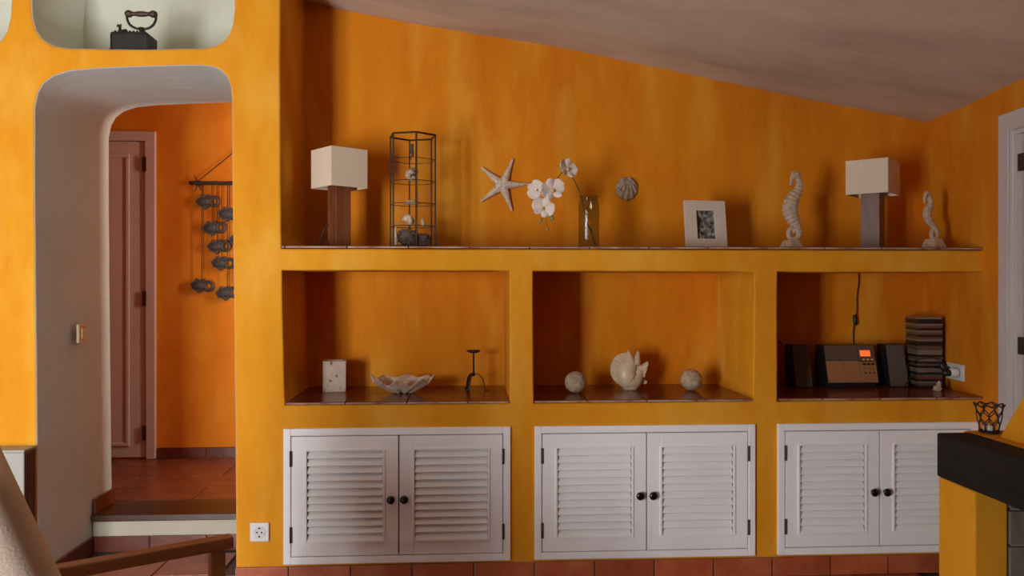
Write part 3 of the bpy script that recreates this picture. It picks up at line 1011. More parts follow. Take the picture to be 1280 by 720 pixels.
# ------------------------------------------------------------------ scallop shell on the wall
c = at(783, 236, DB)
bm = bmesh.new()
nu, nv = 60, 14
rows = []
for i in range(nv + 1):
    s = i / nv
    row = []
    for j in range(nu + 1):
        a = R(-84 + 168 * j / nu)
        rr = 0.110 * math.cos(a) ** 0.9 * s
        rib = 1 + 0.03 * math.cos(a * 20) * s
        row.append(bm.verts.new((rr * rib * math.sin(a) * 0.92, -0.026 * math.sin(PI * (s * 0.9 + 0.08)) * math.cos(a) ** 0.5 * (1 + 0.2 * math.cos(a * 20)) - 0.002, 0.054 - rr * rib * math.cos(a))))
    rows.append(row)
for a, b in zip(rows, rows[1:]):
    for j in range(nu):
        bm.faces.new((a[j], a[j + 1], b[j + 1], b[j]))
so = obj('scallop_shell', bm, SCALL, smooth=True, loc=(c.x, DB - 0.003, c.z))
solid(so, 0.002, 1)
tag(so, 'grey-brown ribbed scallop shell hung on the orange wall', 'shell')

# ------------------------------------------------------------------ jar and orchid
YJ = 0.14
pj = at(736, 307, YJ)
kj = depth_at(pj) / F
rj = 13.0 * kj
hj = (305.5 - 243) * kj + 0.006
prof = [(rj * 0.94, 0.0), (rj, 0.006), (rj, hj * 0.80), (rj * 0.97, hj * 0.86), (rj * 0.90, hj * 0.91), (rj * 0.90, hj * 0.97), (rj * 0.93, hj), (rj * 0.86, hj - 0.001), (rj * 0.84, hj * 0.91), (rj * 0.91, hj * 0.85), (rj * 0.94, hj * 0.8), (rj * 0.94, 0.010), (rj * 0.02, 0.008)]
bm = lathe(bmesh.new(), prof, 72)
for v in bm.verts:
    a = math.atan2(v.co.y, v.co.x)
    if 0.004 < v.co.z < hj * 0.82:
        f_ = 1 + 0.016 * math.cos(a * 24)
        v.co.x *= f_
        v.co.y *= f_
jar = thing('glass_jar', 'ribbed greenish glass jar holding the orchid stem', 'jar', (pj.x, YJ, ZS))
obj('body', bm, JARG, jar, smooth=True)
obj('rim', sweep(bmesh.new(), [(rj * 0.915 * math.cos(a), rj * 0.915 * math.sin(a), hj) for a in [2 * PI * i / 40 for i in range(40)]], 0.0022, 6, closed=True, up=(0, 0, 1)), JARG, jar, smooth=True)


def J(px, py, dy=0.0):
    return at(px, py, YJ + dy) - Vector((pj.x, YJ, ZS))


orc = thing('orchid_spray', 'white orchid spray leaning out of the glass jar', 'flower', (pj.x, YJ, ZS))
sp = [J(744, 301, 0.0), J(739, 291, 0.0), J(733.5, 279, 0.0), J(730, 262, 0), J(727, 246, 0), J(721, 232, -0.02), J(714, 219, -0.03), J(707, 213, -0.035), J(698, 221, -0.04), J(688, 232, -0.04), J(682, 246, -0.04), J(680, 262, -0.04), J(682, 273, -0.04), J(684, 286, -0.04)]
sp[0].z = 0.012
obj('stem', sweep(bmesh.new(), crom(sp, 6), lerpseq([0.0035, 0.003, 0.003, 0.0026, 0.0026, 0.0024, 0.0022, 0.002, 0.002, 0.002, 0.0018, 0.0016, 0.0013, 0.001], 79), 6), STEM, orc, smooth=True)
obj('cut_leaf', sweep(bmesh.new(), crom([J(733, 280, 0.0), J(739, 287, 0.006), J(745, 297, 0.004)], 6), lerpseq([0.002, 0.003, 0.001], 13), 6), STEM, orc, smooth=True)


def petal_mesh(L, W, cup):
    bm = bmesh.new()
    n, m = 12, 8
    g = []
    for i in range(n + 1):
        t = i / n
        wv = W * 0.5 * max(0.10, math.sqrt(max(0, 1 - ((t - 0.58) / (0.60 if t < 0.58 else 0.425)) ** 2)))
        g.append([bm.verts.new((wv * (2 * j / m - 1), -cup * (t * t) + cup * 0.9 * (2 * j / m - 1) ** 2 * 0.6, L * t)) for j in range(m + 1)])
    for a, b in zip(g, g[1:]):
        for j in range(m):
            bm.faces.new((a[j], a[j + 1], b[j + 1], b[j]))
    return bm


pm = {}


def flower(px, py, dy, s, face_z, tilt, roll, sk=(1, 1, 1, 1, 1)):
    loc = J(px, py, dy)
    fl = obj('flower', blob(bmesh.new(), (0, -0.006 * s, -0.004 * s), 0.006 * s, 0.007 * s, 0.007 * s, 2), LIP, orc, smooth=True, loc=loc, rot=(tilt, roll, face_z))
    for kk, (a, L, W) in enumerate(((0, 0.040, 0.032), (78, 0.044, 0.050), (-78, 0.044, 0.050), (140, 0.038, 0.028), (-140, 0.038, 0.028))):
        key = (L, W)
        if key not in pm:
            o = obj('petal', petal_mesh(L, W, 0.008), PETAL, fl, smooth=True)
            pm[key] = o.data
        else:
            o = bpy.data.objects.new('petal', pm[key])
            o.parent = fl
            col.objects.link(o)
        o.rotation_euler = (R(8), R(a), 0)
        o.scale = (s, s, s * sk[kk])
    return fl


flower(709, 211, -0.037, 1.15, R(30), R(-10), R(15))
flower(670, 237, -0.055, 1.0, R(-30), R(10), R(-60))
flower(690, 237, -0.060, 1.3, R(12), R(5), R(-18))
flower(679, 260, -0.060, 1.2, R(-12), R(-8), R(25))
for px, py, s in ((676, 275.5, 0.0085), (690, 272.5, 0.0105), (684, 287, 0.0085)):
    obj('bud', blob(bmesh.new(), J(px, py, -0.045), s * 0.9, s * 0.9, s * 1.1, 2), BUD, orc, smooth=True)
obj('bud_stalk', sweep(bmesh.new(), [J(681.5, 268, -0.042), J(690, 271, -0.045)], 0.0012, 5), STEM, orc)
obj('bud_stalk', sweep(bmesh.new(), [J(681.5, 270, -0.042), J(676, 275, -0.045)], 0.0012, 5), STEM, orc)

# ------------------------------------------------------------------ picture frame
YF = 0.20
pf = at(883, 306, YF)
kf = depth_at(pf) / F
pfr = thing('picture_frame', 'white wide-bordered photo frame with a black and white picture', 'picture frame', (pf.x, YF, ZS), R(10))
fw_, fh_ = 55.5 * kf / math.cos(R(10)) / 2 * 0.97, 60.5 * kf
tl = Matrix.Rotation(R(-7), 4, 'X')
ix, iz0, iz1 = fw_ * 0.46, fh_ * 0.20, fh_ * 0.79
bm = bmesh.new()
box(bm, -fw_, -ix, -0.012, 0.006, 0.003, fh_, M=tl)
box(bm, ix, fw_, -0.012, 0.006, 0.003, fh_, M=tl)
box(bm, -ix, ix, -0.012, 0.006, iz1, fh_, M=tl)
box(bm, -ix, ix, -0.012, 0.006, 0.003, iz0, M=tl)
obj('frame', bm, WFRAME, pfr)
obj('photo', B(-ix, ix, -0.002, 0.004, iz0, iz1, M=tl), PHOTO, pfr)
obj('inner_edge', prism(bmesh.new(), [(-ix, iz0), (-ix, iz1), (-ix + 0.006, iz1), (-ix + 0.006, iz0)], -0.010, -0.002), BLACK, pfr, rot=(R(-7), 0, 0))
obj('stand', B(-0.02, 0.02, 0.0, 0.004, 0.0, fh_ * 0.75, M=Matrix.Translation((0, 0.075, 0.001)) @ Matrix.Rotation(R(18), 4, 'X')), BROWN, pfr)


# ------------------------------------------------------------------ seahorse figures
def seahorse(pts, rads, head, base, Y, label, ridge, nb):
    cx = (base[0] + base[1]) / 2
    p0 = at(cx, base[3], Y)
    kk = depth_at(p0) / F
    t = thing('seahorse_figure', label, 'figurine', (p0.x, Y, ZS), 0, 'pair of seahorse figures')

    def L(px, py):
        return Vector(((px - cx) * kk, 0, (base[3] - py) * kk + 0.001))
    pp = crom([L(*q) for q in pts], nb)
    rr = lerpseq([q * kk for q in rads], len(pp))
    rr = [q * (1 + ridge * (1 if (i // 2) % 2 else -1)) for i, q in enumerate(rr)]
    bd = obj('body', sweep(bmesh.new(), pp, rr, 10, flat=(1, 0.8)), RESIN, t, smooth=False)
    bm = bmesh.new()
    hp = crom([L(*q) for q in head[0]], 6)
    sweep(bm, hp, lerpseq([q * kk for q in head[1]], len(hp)), 10, flat=(1, 0.75))
    for q in head[2]:                       # coronet spikes
        a, b = L(*q[0]), L(*q[1])
        sweep(bm, [a, (a + b) / 2, b], [1.8 * kk, 1.2 * kk, 0.3 * kk], 6)
    obj('head', bm, RESIN, t, smooth=True)
    e = L(*head[3])
    for s in (-1, 1):
        obj('eye', blob(bmesh.new(), e + Vector((0, s * 2.6 * kk, 0)), 1.1 * kk, 0.8 * kk, 1.1 * kk, 2), BROWN, t)
    # long row of spines along the belly and back
    b0, b1, bt, bbm = base
    w0, w1 = (b1 - b0) / 2 * kk, (b1 - b0) / 2 * kk * 0.62
    h = (bbm - bt) * kk
    bm = bmesh.new()
    va = [bm.verts.new((x_ * w0, y_ * w0, 0.0)) for x_, y_ in ((-1, -1), (1, -1), (1, 1), (-1, 1))]
    vb = [bm.verts.new((x_ * w1, y_ * w1, h)) for x_, y_ in ((-1, -1), (1, -1), (1, 1), (-1, 1))]
    bm.faces.new(va)
    bm.faces.new(vb)
    for i in range(4):
        bm.faces.new((va[i], va[(i + 1) % 4], vb[(i + 1) % 4], vb[i]))
    bmesh.ops.bevel(bm, geom=bm.edges[:], offset=0.002, segments=2, affect='EDGES')
    obj('plinth', bm, SHELL, t, rot=(0, 0, R(18)))
    return t


seahorse([(997, 219), (999.5, 225), (998.5, 234), (993, 243), (988.5, 252), (988, 261), (990.5, 270), (995, 278), (998.5, 285), (998.5, 292), (995, 296.5), (989.5, 296.5), (986, 292), (986, 286.5), (989, 283), (992.5, 285), (992, 289)],
         [3.6, 4.2, 5.5, 8.0, 10.0, 10.2, 8.6, 6.4, 4.4, 3.6, 3.3, 3.2, 3.2, 3.0, 2.6, 2.2, 1.6],
         ([(998, 222), (996, 217), (992.5, 217), (990, 221), (988.8, 226), (988, 229.5)], [4.0, 5.0, 4.6, 2.8, 2.0, 2.4],
          [((994, 214), (995, 209.5)), ((991, 214), (989.5, 211)), ((998, 216), (1001, 213))], (992.5, 217)),
         (978, 1000, 297.5, 308), 0.18, 'larger ridged seahorse figure on a small plinth beside the photo frame', 0.055, 8)
seahorse([(1161.5, 247), (1163.5, 251), (1162.5, 257), (1159, 263), (1158.5, 269), (1161, 275), (1166, 281), (1170, 287), (1172, 292.5), (1170.5, 297), (1167, 298), (1164.5, 295), (1164.5, 290), (1166, 287.5), (1167.5, 289.5)],
         [2.8, 3.4, 4.2, 5.2, 5.6, 5.2, 4.2, 3.2, 2.6, 2.2, 2.2, 2.6, 2.8, 2.2, 1.4],
         ([(1162.5, 250), (1161, 245), (1158, 243), (1156, 246), (1155.5, 251), (1155.2, 253.5)], [3.0, 3.6, 3.8, 2.4, 1.7, 1.9],
          [((1157, 241), (1155, 238)), ((1159.5, 240.5), (1160, 237.5))], (1158, 243.5)),
         (1156, 1178, 298, 310), 0.14, 'smaller slim seahorse figure on a plinth near the right wall', 0.03, 8)


# ------------------------------------------------------------------ things in the first niche
p = atz(416, 490.5, ZN)
kk = depth_at(p) / F
bx = thing('stone_block', 'pitted cream stone tealight block', 'candle holder', (p.x, p.y + 0.05, ZN), R(8))
hb_ = 14.2 * kk
HB = 38.5 * kk
obj('block', B(-hb_, hb_, -hb_ * 0.9, hb_ * 0.9, 0, HB - 0.004, bev=0.003), STONE, bx)
bm = bmesh.new()
for q in ((-hb_, hb_, -hb_ * 0.9, -hb_ * 0.6), (-hb_, hb_, hb_ * 0.6, hb_ * 0.9), (-hb_, -hb_ * 0.7, -hb_ * 0.6, hb_ * 0.6), (hb_ * 0.7, hb_, -hb_ * 0.6, hb_ * 0.6)):
    box(bm, *q, HB - 0.0045, HB + 0.001)
obj('raised_rim', bm, STONE, bx)

p = atz(502, 493.5, ZN)
kk = depth_at(p) / F
YC = p.y + 0.055
kk = (depth_at((p.x, YC, ZN))) / F
bm = bmesh.new()
nu, nv = 120, 16
rows = []
for i in range(nv + 1):
    s = i / nv
    row = []
    for j in range(nu):
        a = 2 * PI * j / nu
        wv = math.cos(8 * a + 0.9)
        ra = 38.5 * kk * (0.24 + 0.76 * s ** 0.9) * (1 + 0.05 * wv * s)
        rb = 0.070 * (0.34 + 0.66 * s ** 0.9) * (1 + 0.26 * wv * (0.3 + 0.7 * s))
        z = 0.063 * (s ** 1.2) + (0.0165 if math.sin(a) < 0.2 else 0.004) * wv * s * (0.4 + 0.6 * s) - (0.018 * s * abs(math.sin(a)) if math.sin(a) < 0 else 0)
        fold = 0.006 * wv * (1 - s)
        rr_ = 1 + 0.02 * noise.noise(Vector((math.cos(a) * 6, math.sin(a) * 6, s * 5)))
        row.append(bm.verts.new((ra * rr_ * math.cos(a), rb * rr_ * math.sin(a), max(0.0, z + fold + 0.004))))
    rows.append(row)
for a, b in zip(rows, rows[1:]):
    for j in range(nu):
        bm.faces.new((a[j], a[(j + 1) % nu], b[(j + 1) % nu], b[j]))
bm.faces.new(rows[0])
o = obj('clam_shell', bm, SHELL, smooth=True, loc=(p.x, YC, ZN + 0.003))
solid(o, 0.005, 0)
tag(o, 'large wavy clam shell lying open like a bowl in the niche', 'shell')

p = atz(592, 488, ZN)
kk = depth_at(p) / F
ch = thing('iron_candle_holder', 'black wrought iron candle holder on three bent feet', 'candle holder', (p.x, p.y + 0.005, ZN))
HC = 50 * kk
obj('dish', lathe(bmesh.new(), [(0.004, HC - 0.014), (0.022, HC - 0.010), (0.035, HC), (0.033, HC), (0.020, HC - 0.006), (0.004, HC - 0.008)], 28), BLACK, ch, smooth=True)
obj('stem', sweep(bmesh.new(), [(0, 0, HC * 0.36), (0, 0, HC * 0.44), (0, 0, HC * 0.46), (0, 0, HC - 0.010)], [0.0075, 0.0065, 0.0045, 0.004], 10), BLACK, ch)
for az in (R(-115), R(-8), R(125)):
    dx, dy = math.cos(az), math.sin(az)
    pp = crom([(dx * q, dy * q, z) for q, z in ((0.0, HC * 0.40), (0.018, HC * 0.41), (0.038, HC * 0.32), (0.050, HC * 0.14), (0.053, 0.006), (0.060, 0.0025), (0.068, 0.006))], 6)
    obj('foot', sweep(bmesh.new(), pp, 0.0065, 8, flat=(1.0, 0.35), up=(dx, dy, 1)), BLACK, ch, smooth=True)

# ------------------------------------------------------------------ second niche: balls and fish
for px, py, lab in ((720.5, 492.5, 'carved openwork ball with coarse holes, left beside the fish head fin'), (866.5, 489.5, 'finely textured round ball beside the fish tail')):
    p = atz(px, py, ZN)
    kk = depth_at(p) / F
    rb_ = 13.8 * kk
    bm = bmesh.new()
    r_ = bmesh.ops.create_icosphere(bm, subdivisions=5, radius=1)
    dens = 4.0 if px < 800 else 6.5
    for v in r_['verts']:
        d_, _ = noise.voronoi(v.co * dens)
        e = d_[1] - d_[0]
        v.co = v.co * rb_ * (0.93 + 0.07 * (1 - min(1, e * 2.6)))
    zm = min(v.co.z for v in bm.verts)
    for v in bm.verts:
        v.co.z -= zm
    tag(obj('carved_ball', bm, BALL, smooth=True, loc=(p.x, p.y + 0.03, ZN)), lab if px > 800 else 'openwork carved ball with coarse cells, on the dorsal fin side of the fish', 'ball')

p = atz(789, 489, ZN)
YFI = p.y + 0.05
kk = depth_at((p.x, YFI, 0)) / F


def FL(px, py, dy=0.0):
    return Vector(((px - 789) * kk, dy, (489.5 - py) * kk))


fi = thing('fish_sculpture', 'cream ceramic fish curled upright with open mouth and fins', 'sculpture', (p.x, YFI, ZN))
# body: head up, belly round at the bottom, tail turned up to the right
bp = crom([FL(794, 450), FL(792, 454), FL(788, 461), FL(785.5, 468), FL(788, 476.0), FL(794, 477), FL(799, 472), FL(803, 465)], 7)
br = lerpseq([q * kk for q in (5.5, 9.0, 11.8, 13.2, 13.6, 12.2, 9.0, 5.0)], len(bp))
bd = obj('body', sweep(bmesh.new(), bp, br, 18, flat=(1, 0.95)), CERAM, fi, smooth=True)
bm = sweep(bmesh.new(), [FL(790.5, 489.4), FL(790.5, 486), FL(790, 480)], [9.5 * kk, 10.5 * kk, 11 * kk], 18, flat=(1, 0.9), up=(0, 1, 0))
obj('foot', bm, CERAM, fi, smooth=True)
# jaws
for pts_, rs in (([(789.5, 456), (788.8, 447.5), (788.6, 440)], (9.5, 5.6, 1.0)), ([(797, 457), (799.2, 449.5), (800.8, 441.5)], (8.0, 4.2, 0.8))):
    q = crom([FL(*t_) for t_ in pts_], 5)
    obj('jaw', sweep(bmesh.new(), q, lerpseq([r_ * kk for r_ in rs], len(q)), 12, flat=(1, 1.4)), CERAM, fi, smooth=True)


def fin(name, root, tip, n, th, fl, mt=CERAM):
    """a ribbed fan between two curves, each a list of pixel points"""
    a = crom([FL(*q) for q in root], n)
    b = crom([FL(*q) for q in tip], n)
    bm = bmesh.new()
    ra, rb = [], []
    for i, (u_, v_) in enumerate(zip(a, b)):
        y = th * (1.6 if i % 2 else 0.8)
        ra.append((bm.verts.new(u_ + Vector((0, fl - y, 0))), bm.verts.new(u_ + Vector((0, fl + y, 0)))))
        rb.append((bm.verts.new(v_ + Vector((0, fl - y * 0.6, 0))), bm.verts.new(v_ + Vector((0, fl + y * 0.6, 0)))))
    for i in range(len(ra) - 1):
        bm.faces.new((ra[i][0], ra[i + 1][0], rb[i + 1][0], rb[i][0]))
        bm.faces.new((ra[i][1], rb[i][1], rb[i + 1][1], ra[i + 1][1]))
        bm.faces.new((rb[i][0], rb[i + 1][0], rb[i + 1][1], rb[i][1]))
        bm.faces.new((ra[i][0], ra[i][1], ra[i + 1][1], ra[i + 1][0]))
    for i in (0, -1):
        bm.faces.new((ra[i][0], rb[i][0], rb[i][1], ra[i][1]))
    return obj(name, bm, mt, fi)


fin('dorsal_fin', [(788, 446), (781, 452), (776, 462), (776, 474), (783, 484)], [(785, 443), (773, 447), (766, 459), (767.5, 474), (780.5, 486.5)], 6, 0.004, 0.0)
fin('tail_fin', [(795, 464), (797, 468), (799, 472), (800, 477)], [(797, 460), (805, 457.5), (812.5, 455), (808, 473)], 5, 0.004, -0.012)
fin('pectoral_fin', [(798, 476), (799, 479), (798, 482)], [(806, 475), (812.5, 480), (810, 483)], 5, 0.003, 0.01)
obj('eye', blob(bmesh.new(), FL(788, 451, -8.2 * kk), 0.9 * kk, 0.8 * kk, 0.9 * kk, 2), BROWN, fi)

# ------------------------------------------------------------------ third niche: stereo, speakers, CD stack
def wedge(w, h, back, d, name, m, parent, x0=0.0, z0=0.0):
    """box whose front leans back: front foot at y=0, front top at y=back, rear at y=d"""
    bm = bmesh.new()
    pr = [(0, z0), (back, z0 + h), (d, z0 + h), (d, z0)]
    va = [bm.verts.new((x0, y, z)) for y, z in pr]
    vb = [bm.verts.new((x0 + w, y, z)) for y, z in pr]
    fs = [bm.faces.new(va), bm.faces.new(vb)]
    for i in range(4):
        fs.append(bm.faces.new((va[i], va[(i + 1) % 4], vb[(i + 1) % 4], vb[i])))
    bmesh.ops.bevel(bm, geom=list({e for f in fs for e in f.edges}), offset=0.002, segments=2, affect='EDGES')
    return obj(name, bm, m, parent)


def slab(parent, name, m, x0, x1, s0, s1, o0, o1, h, back, bev=0.001):
    """piece on a leaning front: x range, s range along the slope (0..1), o = proud of the face"""
    L = math.hypot(h, back)
    Mx = Matrix.Rotation(-math.atan2(back, h), 4, 'X')
    return obj(name, B(x0, x1, -o1, -o0, s0 * L, s1 * L, bev=bev, M=Mx), m, parent)


def speaker(px0, px1, pyb, pyt, label):
    p0, p1 = atz(px0, pyb, ZN), atz(px1, pyb, ZN)
    Yb = p0.y
    x0, x1 = at(px0, pyb, Yb).x, at(px1, pyb, Yb).x
    kk = depth_at((x0, Yb, 0)) / F
    h = (pyb - pyt) * kk * 1.03
    t = thing('stereo_speaker', label, 'speaker', (x0, Yb, ZN), 0, 'pair of stereo speakers')
    wedge(x1 - x0, h, 0.045, 0.12, 'cabinet', BLKP, t)
    slab(t, 'grille', GRILL, 0.002, x1 - x0 - 0.002, 0.02, 0.985, 0.0005, 0.006, h, 0.045, 0.002)
    return t


speaker(994, 1016, 484.5, 434, 'slanted dark grey speaker beside the left niche post')
speaker(1112.5, 1135.5, 484, 433, 'slanted dark grey speaker between the stereo and the CD stack')
p0 = atz(1035, 485, ZN)
Yr = p0.y
x0, x1 = at(1035, 480, Yr).x, at(1098, 480, Yr).x
kk = depth_at((x0, Yr, 0)) / F
rad_ = thing('stereo_player', 'compact bronze-fronted stereo with orange lit display', 'stereo', (x0, Yr, ZN))
W = x1 - x0
hr = 52 * kk
obj('base', B(0.004, W - 0.004, 0.02, 0.135, 0, 0.03, bev=0.003), BLKP, rad_)
body = wedge(W, hr - 0.022, 0.05, 0.14, 'body', BLKP, rad_, 0.0, 0.022)
Lh, bk = hr - 0.022, 0.05


def fs(name, m, x0_, x1_, s0_, s1_, o0, o1, parent, bev=0.001):
    L = math.hypot(Lh, bk)
    Mx = Matrix.Translation((0, 0, 0.022)) @ Matrix.Rotation(-math.atan2(bk, Lh), 4, 'X')
    return obj(name, B(x0_ * W, x1_ * W, -o1, -o0, s0_ * L, s1_ * L, bev=bev, M=Mx), m, parent)


fs('upper_panel', DPANEL, 0.005, 0.655, 0.60, 0.995, 0.0005, 0.006, rad_)
fs('lower_panel', COPPER, 0.005, 0.655, 0.01, 0.585, 0.0005, 0.007, rad_)
cp_ = fs('control_panel', COPPER, 0.66, 0.995, 0.01, 0.56, 0.0005, 0.006, rad_)
dp_ = fs('display_panel', DPANEL, 0.66, 0.995, 0.575, 0.995, 0.0005, 0.006, rad_)
fs('display', LCD, 0.70, 0.905, 0.70, 0.86, 0.006, 0.0075, dp_)
fs('sensor_dot', BLKP, 0.31, 0.335, 0.46, 0.50, 0.007, 0.008, rad_)
for i in range(3):
    xk = 0.735 + i * 0.085
    fs('indicator', LED, xk, xk + 0.045, 0.585, 0.64, 0.006, 0.0075, dp_)
    fs('button', BLKP, xk - 0.01, xk + 0.055, 0.465, 0.52, 0.006, 0.009, cp_)
    fs('button', BLKP, xk + 0.01, xk + 0.035, 0.23, 0.28, 0.006, 0.009, cp_)
    fs('button', BLKP, xk + 0.012, xk + 0.03, 0.36, 0.39, 0.006, 0.008, cp_)

# CD stack
pc = atz(1147, 485, ZN)
kk = depth_at(pc) / F
phi = R(-117 + 62)         # normal of the broad spine side
cdH, cdW, cdD = 0.0104, 0.114, 0.130
ncd = int(round(90 * kk / cdH))
va_ = R(28)
vd = ray(1147, 440)
vang = math.atan2(vd.x, vd.y)          # view direction from +y
rzcd = -vang + R(24)
names = ['black', 'brown', 'grey', 'red']
labs = ['black-spined CD case in the tall stack beside the socket', 'brown-spined CD case in the tall stack beside the socket', 'pale grey-spined CD case in the tall stack beside the socket', 'dull red-spined CD case in the tall stack beside the socket']
cdme = []
for m in CDM:
    o = obj('cd_case', B(0, cdW, 0, cdD, 0.0002, cdH - 0.0004, bev=0.0008), m)
    cdme.append(o)
seq = [0, 1, 2, 0, 3, 1, 0, 2, 2, 0, 1, 0, 2, 1, 0, 2, 2, 1, 1, 0, 0, 2, 1, 0, 1, 2, 0, 1, 2, 0, 0, 1, 2, 2, 2, 1]
used = set()


def ordinal(n):
    a = ['', 'first', 'second', 'third', 'fourth', 'fifth', 'sixth', 'seventh', 'eighth', 'ninth', 'tenth', 'eleventh', 'twelfth', 'thirteenth', 'fourteenth',
         'fifteenth', 'sixteenth', 'seventeenth', 'eighteenth', 'nineteenth']
    if n < 20:
        return a[n]
    t_ = {2: 'twent', 3: 'thirt', 4: 'fort'}[n // 10]
    return t_ + 'ieth' if n % 10 == 0 else t_ + 'y-' + a[n % 10]


rm = Matrix.Rotation(rzcd, 4, 'Z')
for i in range(ncd):
    ci = seq[i % len(seq)] if i < ncd - 1 else 2
    o = cdme[ci] if ci not in used else cdme[ci].copy()
    if ci in used:
        col.objects.link(o)
    used.add(ci)
    jx, jy = random.uniform(-0.0015, 0.0015), random.uniform(-0.0015, 0.0015)
    o.location = (pc.x + jx, pc.y + jy, ZN + i * cdH)
    o.rotation_euler = (0, 0, rzcd + R(random.uniform(-0.7, 0.7)))
    tag(o, '%s-spined CD case, %s up from the shelf in the tall stack' % (('black', 'brown', 'pale grey', 'dull red')[ci], ordinal(i + 1)), 'CD case', 'stack of CDs in the stereo niche')

# socket on the right wall, plugs and leads
ys_ = 0.209
zs_ = at(1197, 464.5, ys_).z
kk = depth_at((rwx(ys_), ys_, 0)) / F
skt = thing('double_socket', 'white double socket on the side wall in the stereo niche', 'socket', (rwx(ys_), ys_, zs_), ang)
obj('plate', B(-0.075, 0.075, -0.010, -0.001, -0.038, 0.038, bev=0.004), PLAST, skt)
for s in (-1, 1):
    Mk = Matrix.Translation((s * 0.036, -0.010, 0)) @ Matrix.Rotation(PI / 2, 4, 'X')
    obj('socket_face', lathe(bmesh.new(), [(0.026, -0.001), (0.026, 0.002), (0.023, 0.003), (0.021, 0.001)], 24, Mk), PLAST, skt, smooth=True)


def S(x, y, z):
    return Matrix.Translation((rwx(ys_), ys_, zs_)) @ Matrix.Rotation(ang, 4, 'Z') @ Vector((x, y, z))


ad = thing('plug_adapter', 'white plug adapter in the double socket', 'plug', S(0.036, -0.0145, 0), ang)
obj('body', lathe(bmesh.new(), [(0.020, 0), (0.021, 0.01), (0.021, 0.028), (0.018, 0.034)], 22, Matrix.Rotation(PI / 2, 4, 'X')), PLAST, ad, smooth=True)
for nm, lab, loc, path in (('power_lead', 'black lead with flat plug in the white adapter, by the CD stack', (0.036, -0.050, -0.002), [(0, 0, 0), (0.0, -0.02, 0), (-0.01, -0.045, 0.0), (-0.02, -0.09, -0.002), (0.0, -0.16, -0.01), (0.03, -0.215, -0.055)]),
                           ('power_lead', 'black lead with upright plug above the adapter, by the CD stack', (-0.036, -0.0145, 0.0), [(0, 0, 0), (0.0, -0.026, 0.012), (0.0, -0.05, 0.05), (0.005, -0.085, 0.062), (0.01, -0.12, 0.060), (0.02, -0.20, 0.03), (0.03, -0.205, -0.03)])):
    L0 = S(*loc)
    t = thing(nm, lab, 'cable', L0, ang)
    pp = crom(path, 7)
    obj('lead', sweep(bmesh.new(), pp, 0.0026, 6), CORDM, t, smooth=True)
    obj('plug', sweep(bmesh.new(), pp[:12], lerpseq([0.015, 0.016, 0.013, 0.007], 12), 10), BLKP, t, smooth=True)
p = atz(1172, 489, ZN)
bm = bmesh.new()
blob(bm, (0, 0, 0.014), 0.019, 0.016, 0.016, 3, 0.5, 18)
for v in bm.verts:
    v.co.z = max(0.0, v.co.z)
    v.co.x *= 1 - 9 * max(0, v.co.z - 0.006)
sweep(bm, [(0.003, 0, 0.02), (0.006, 0, 0.034), (0.008, 0, 0.047)], [0.012, 0.009, 0.004], 8)
tag(obj('small_shell', bm, SHELL, smooth=True, loc=(p.x, p.y, ZN)), 'small pale pointed shell standing in front of the CD stack', 'shell')
# lamp lead with inline switch hanging at the back of the stereo niche
pts_ = [at(1073, 341, DB - 0.012), at(1073.5, 352, DB - 0.012), at(1071, 372, DB - 0.012), at(1071, 388, DB - 0.014), at(1068.5, 400, DB - 0.016), at(1066.5, 415, DB - 0.012), at(1067, 432, DB - 0.008), at(1067, 470, DB - 0.006)]
t = thing('lamp_lead', 'black lead with inline switch hanging down the back of the stereo niche', 'cable', (pts_[-1].x, DB - 0.012, ZN))
o0 = Vector(t.location)
pts_[0].z = 1.296
pts_.append(Vector((pts_[-1].x, DB - 0.006, ZN + 0.003)))
pp = [q - o0 for q in crom(pts_, 6)]
obj('lead', sweep(bmesh.new(), pp, 0.0026, 6), CORDM, t, smooth=True)
q = at(1068.8, 400, DB - 0.016) - o0
obj('switch', sweep(bmesh.new(), [q + Vector((0.003, 0, -0.026)), q + Vector((0.002, 0, -0.018)), q + Vector((-0.001, 0, 0.018)), q + Vector((-0.002, 0, 0.026))], [0.005, 0.010, 0.010, 0.005], 10), BLKP, t, smooth=True)
q = [at(974, 426, DB - 0.008), at(983, 437, DB - 0.010), at(992, 450, DB - 0.012), at(998, 470, DB - 0.014)]
q.append(Vector((q[-1].x + 0.01, DB - 0.016, ZN + 0.003)))
bm = sweep(bmesh.new(), crom(q, 6), 0.0022, 6)
tag(obj('speaker_wire', bm, CORDM, smooth=True), 'thin black wire on the wall behind the speaker at the niche post', 'cable')

# ------------------------------------------------------------------ socket on the pilaster, switch in the passage
p = at(325, 664.5, 0)
t = thing('wall_socket', 'white square socket low on the ochre pilaster beside the cupboard', 'socket', (p.x, 0, p.z))
obj('plate', B(-0.039, 0.039, -0.011, -0.001, -0.039, 0.039, bev=0.004), PLAST, t)
Mk = Matrix.Translation((0, -0.010, 0)) @ Matrix.Rotation(PI / 2, 4, 'X')
obj('socket_face', lathe(bmesh.new(), [(0.024, 0.0), (0.024, 0.0025), (0.021, 0.0035), (0.019, 0.001)], 28, Mk), PLAST, t, smooth=True)
obj('socket_well', lathe(bmesh.new(), [(0.0185, 0.0), (0.0185, 0.0016), (0.004, 0.0016)], 24, Mk), TRIM, t)
for s in (-1, 1):
    obj('pin_hole', lathe(bmesh.new(), [(0.0036, 0.0), (0.0036, 0.0022), (0.001, 0.0022)], 12, Mk @ Matrix.Translation((s * 0.0095, 0, 0))), HOLE, t)
    obj('earth_clip', B(-0.003, 0.003, -0.0145, -0.011, s * 0.017 - 0.003, s * 0.017 + 0.003), HOLE, t)
q = ray(96.5, 416.5)
tt = XO0 / q.x
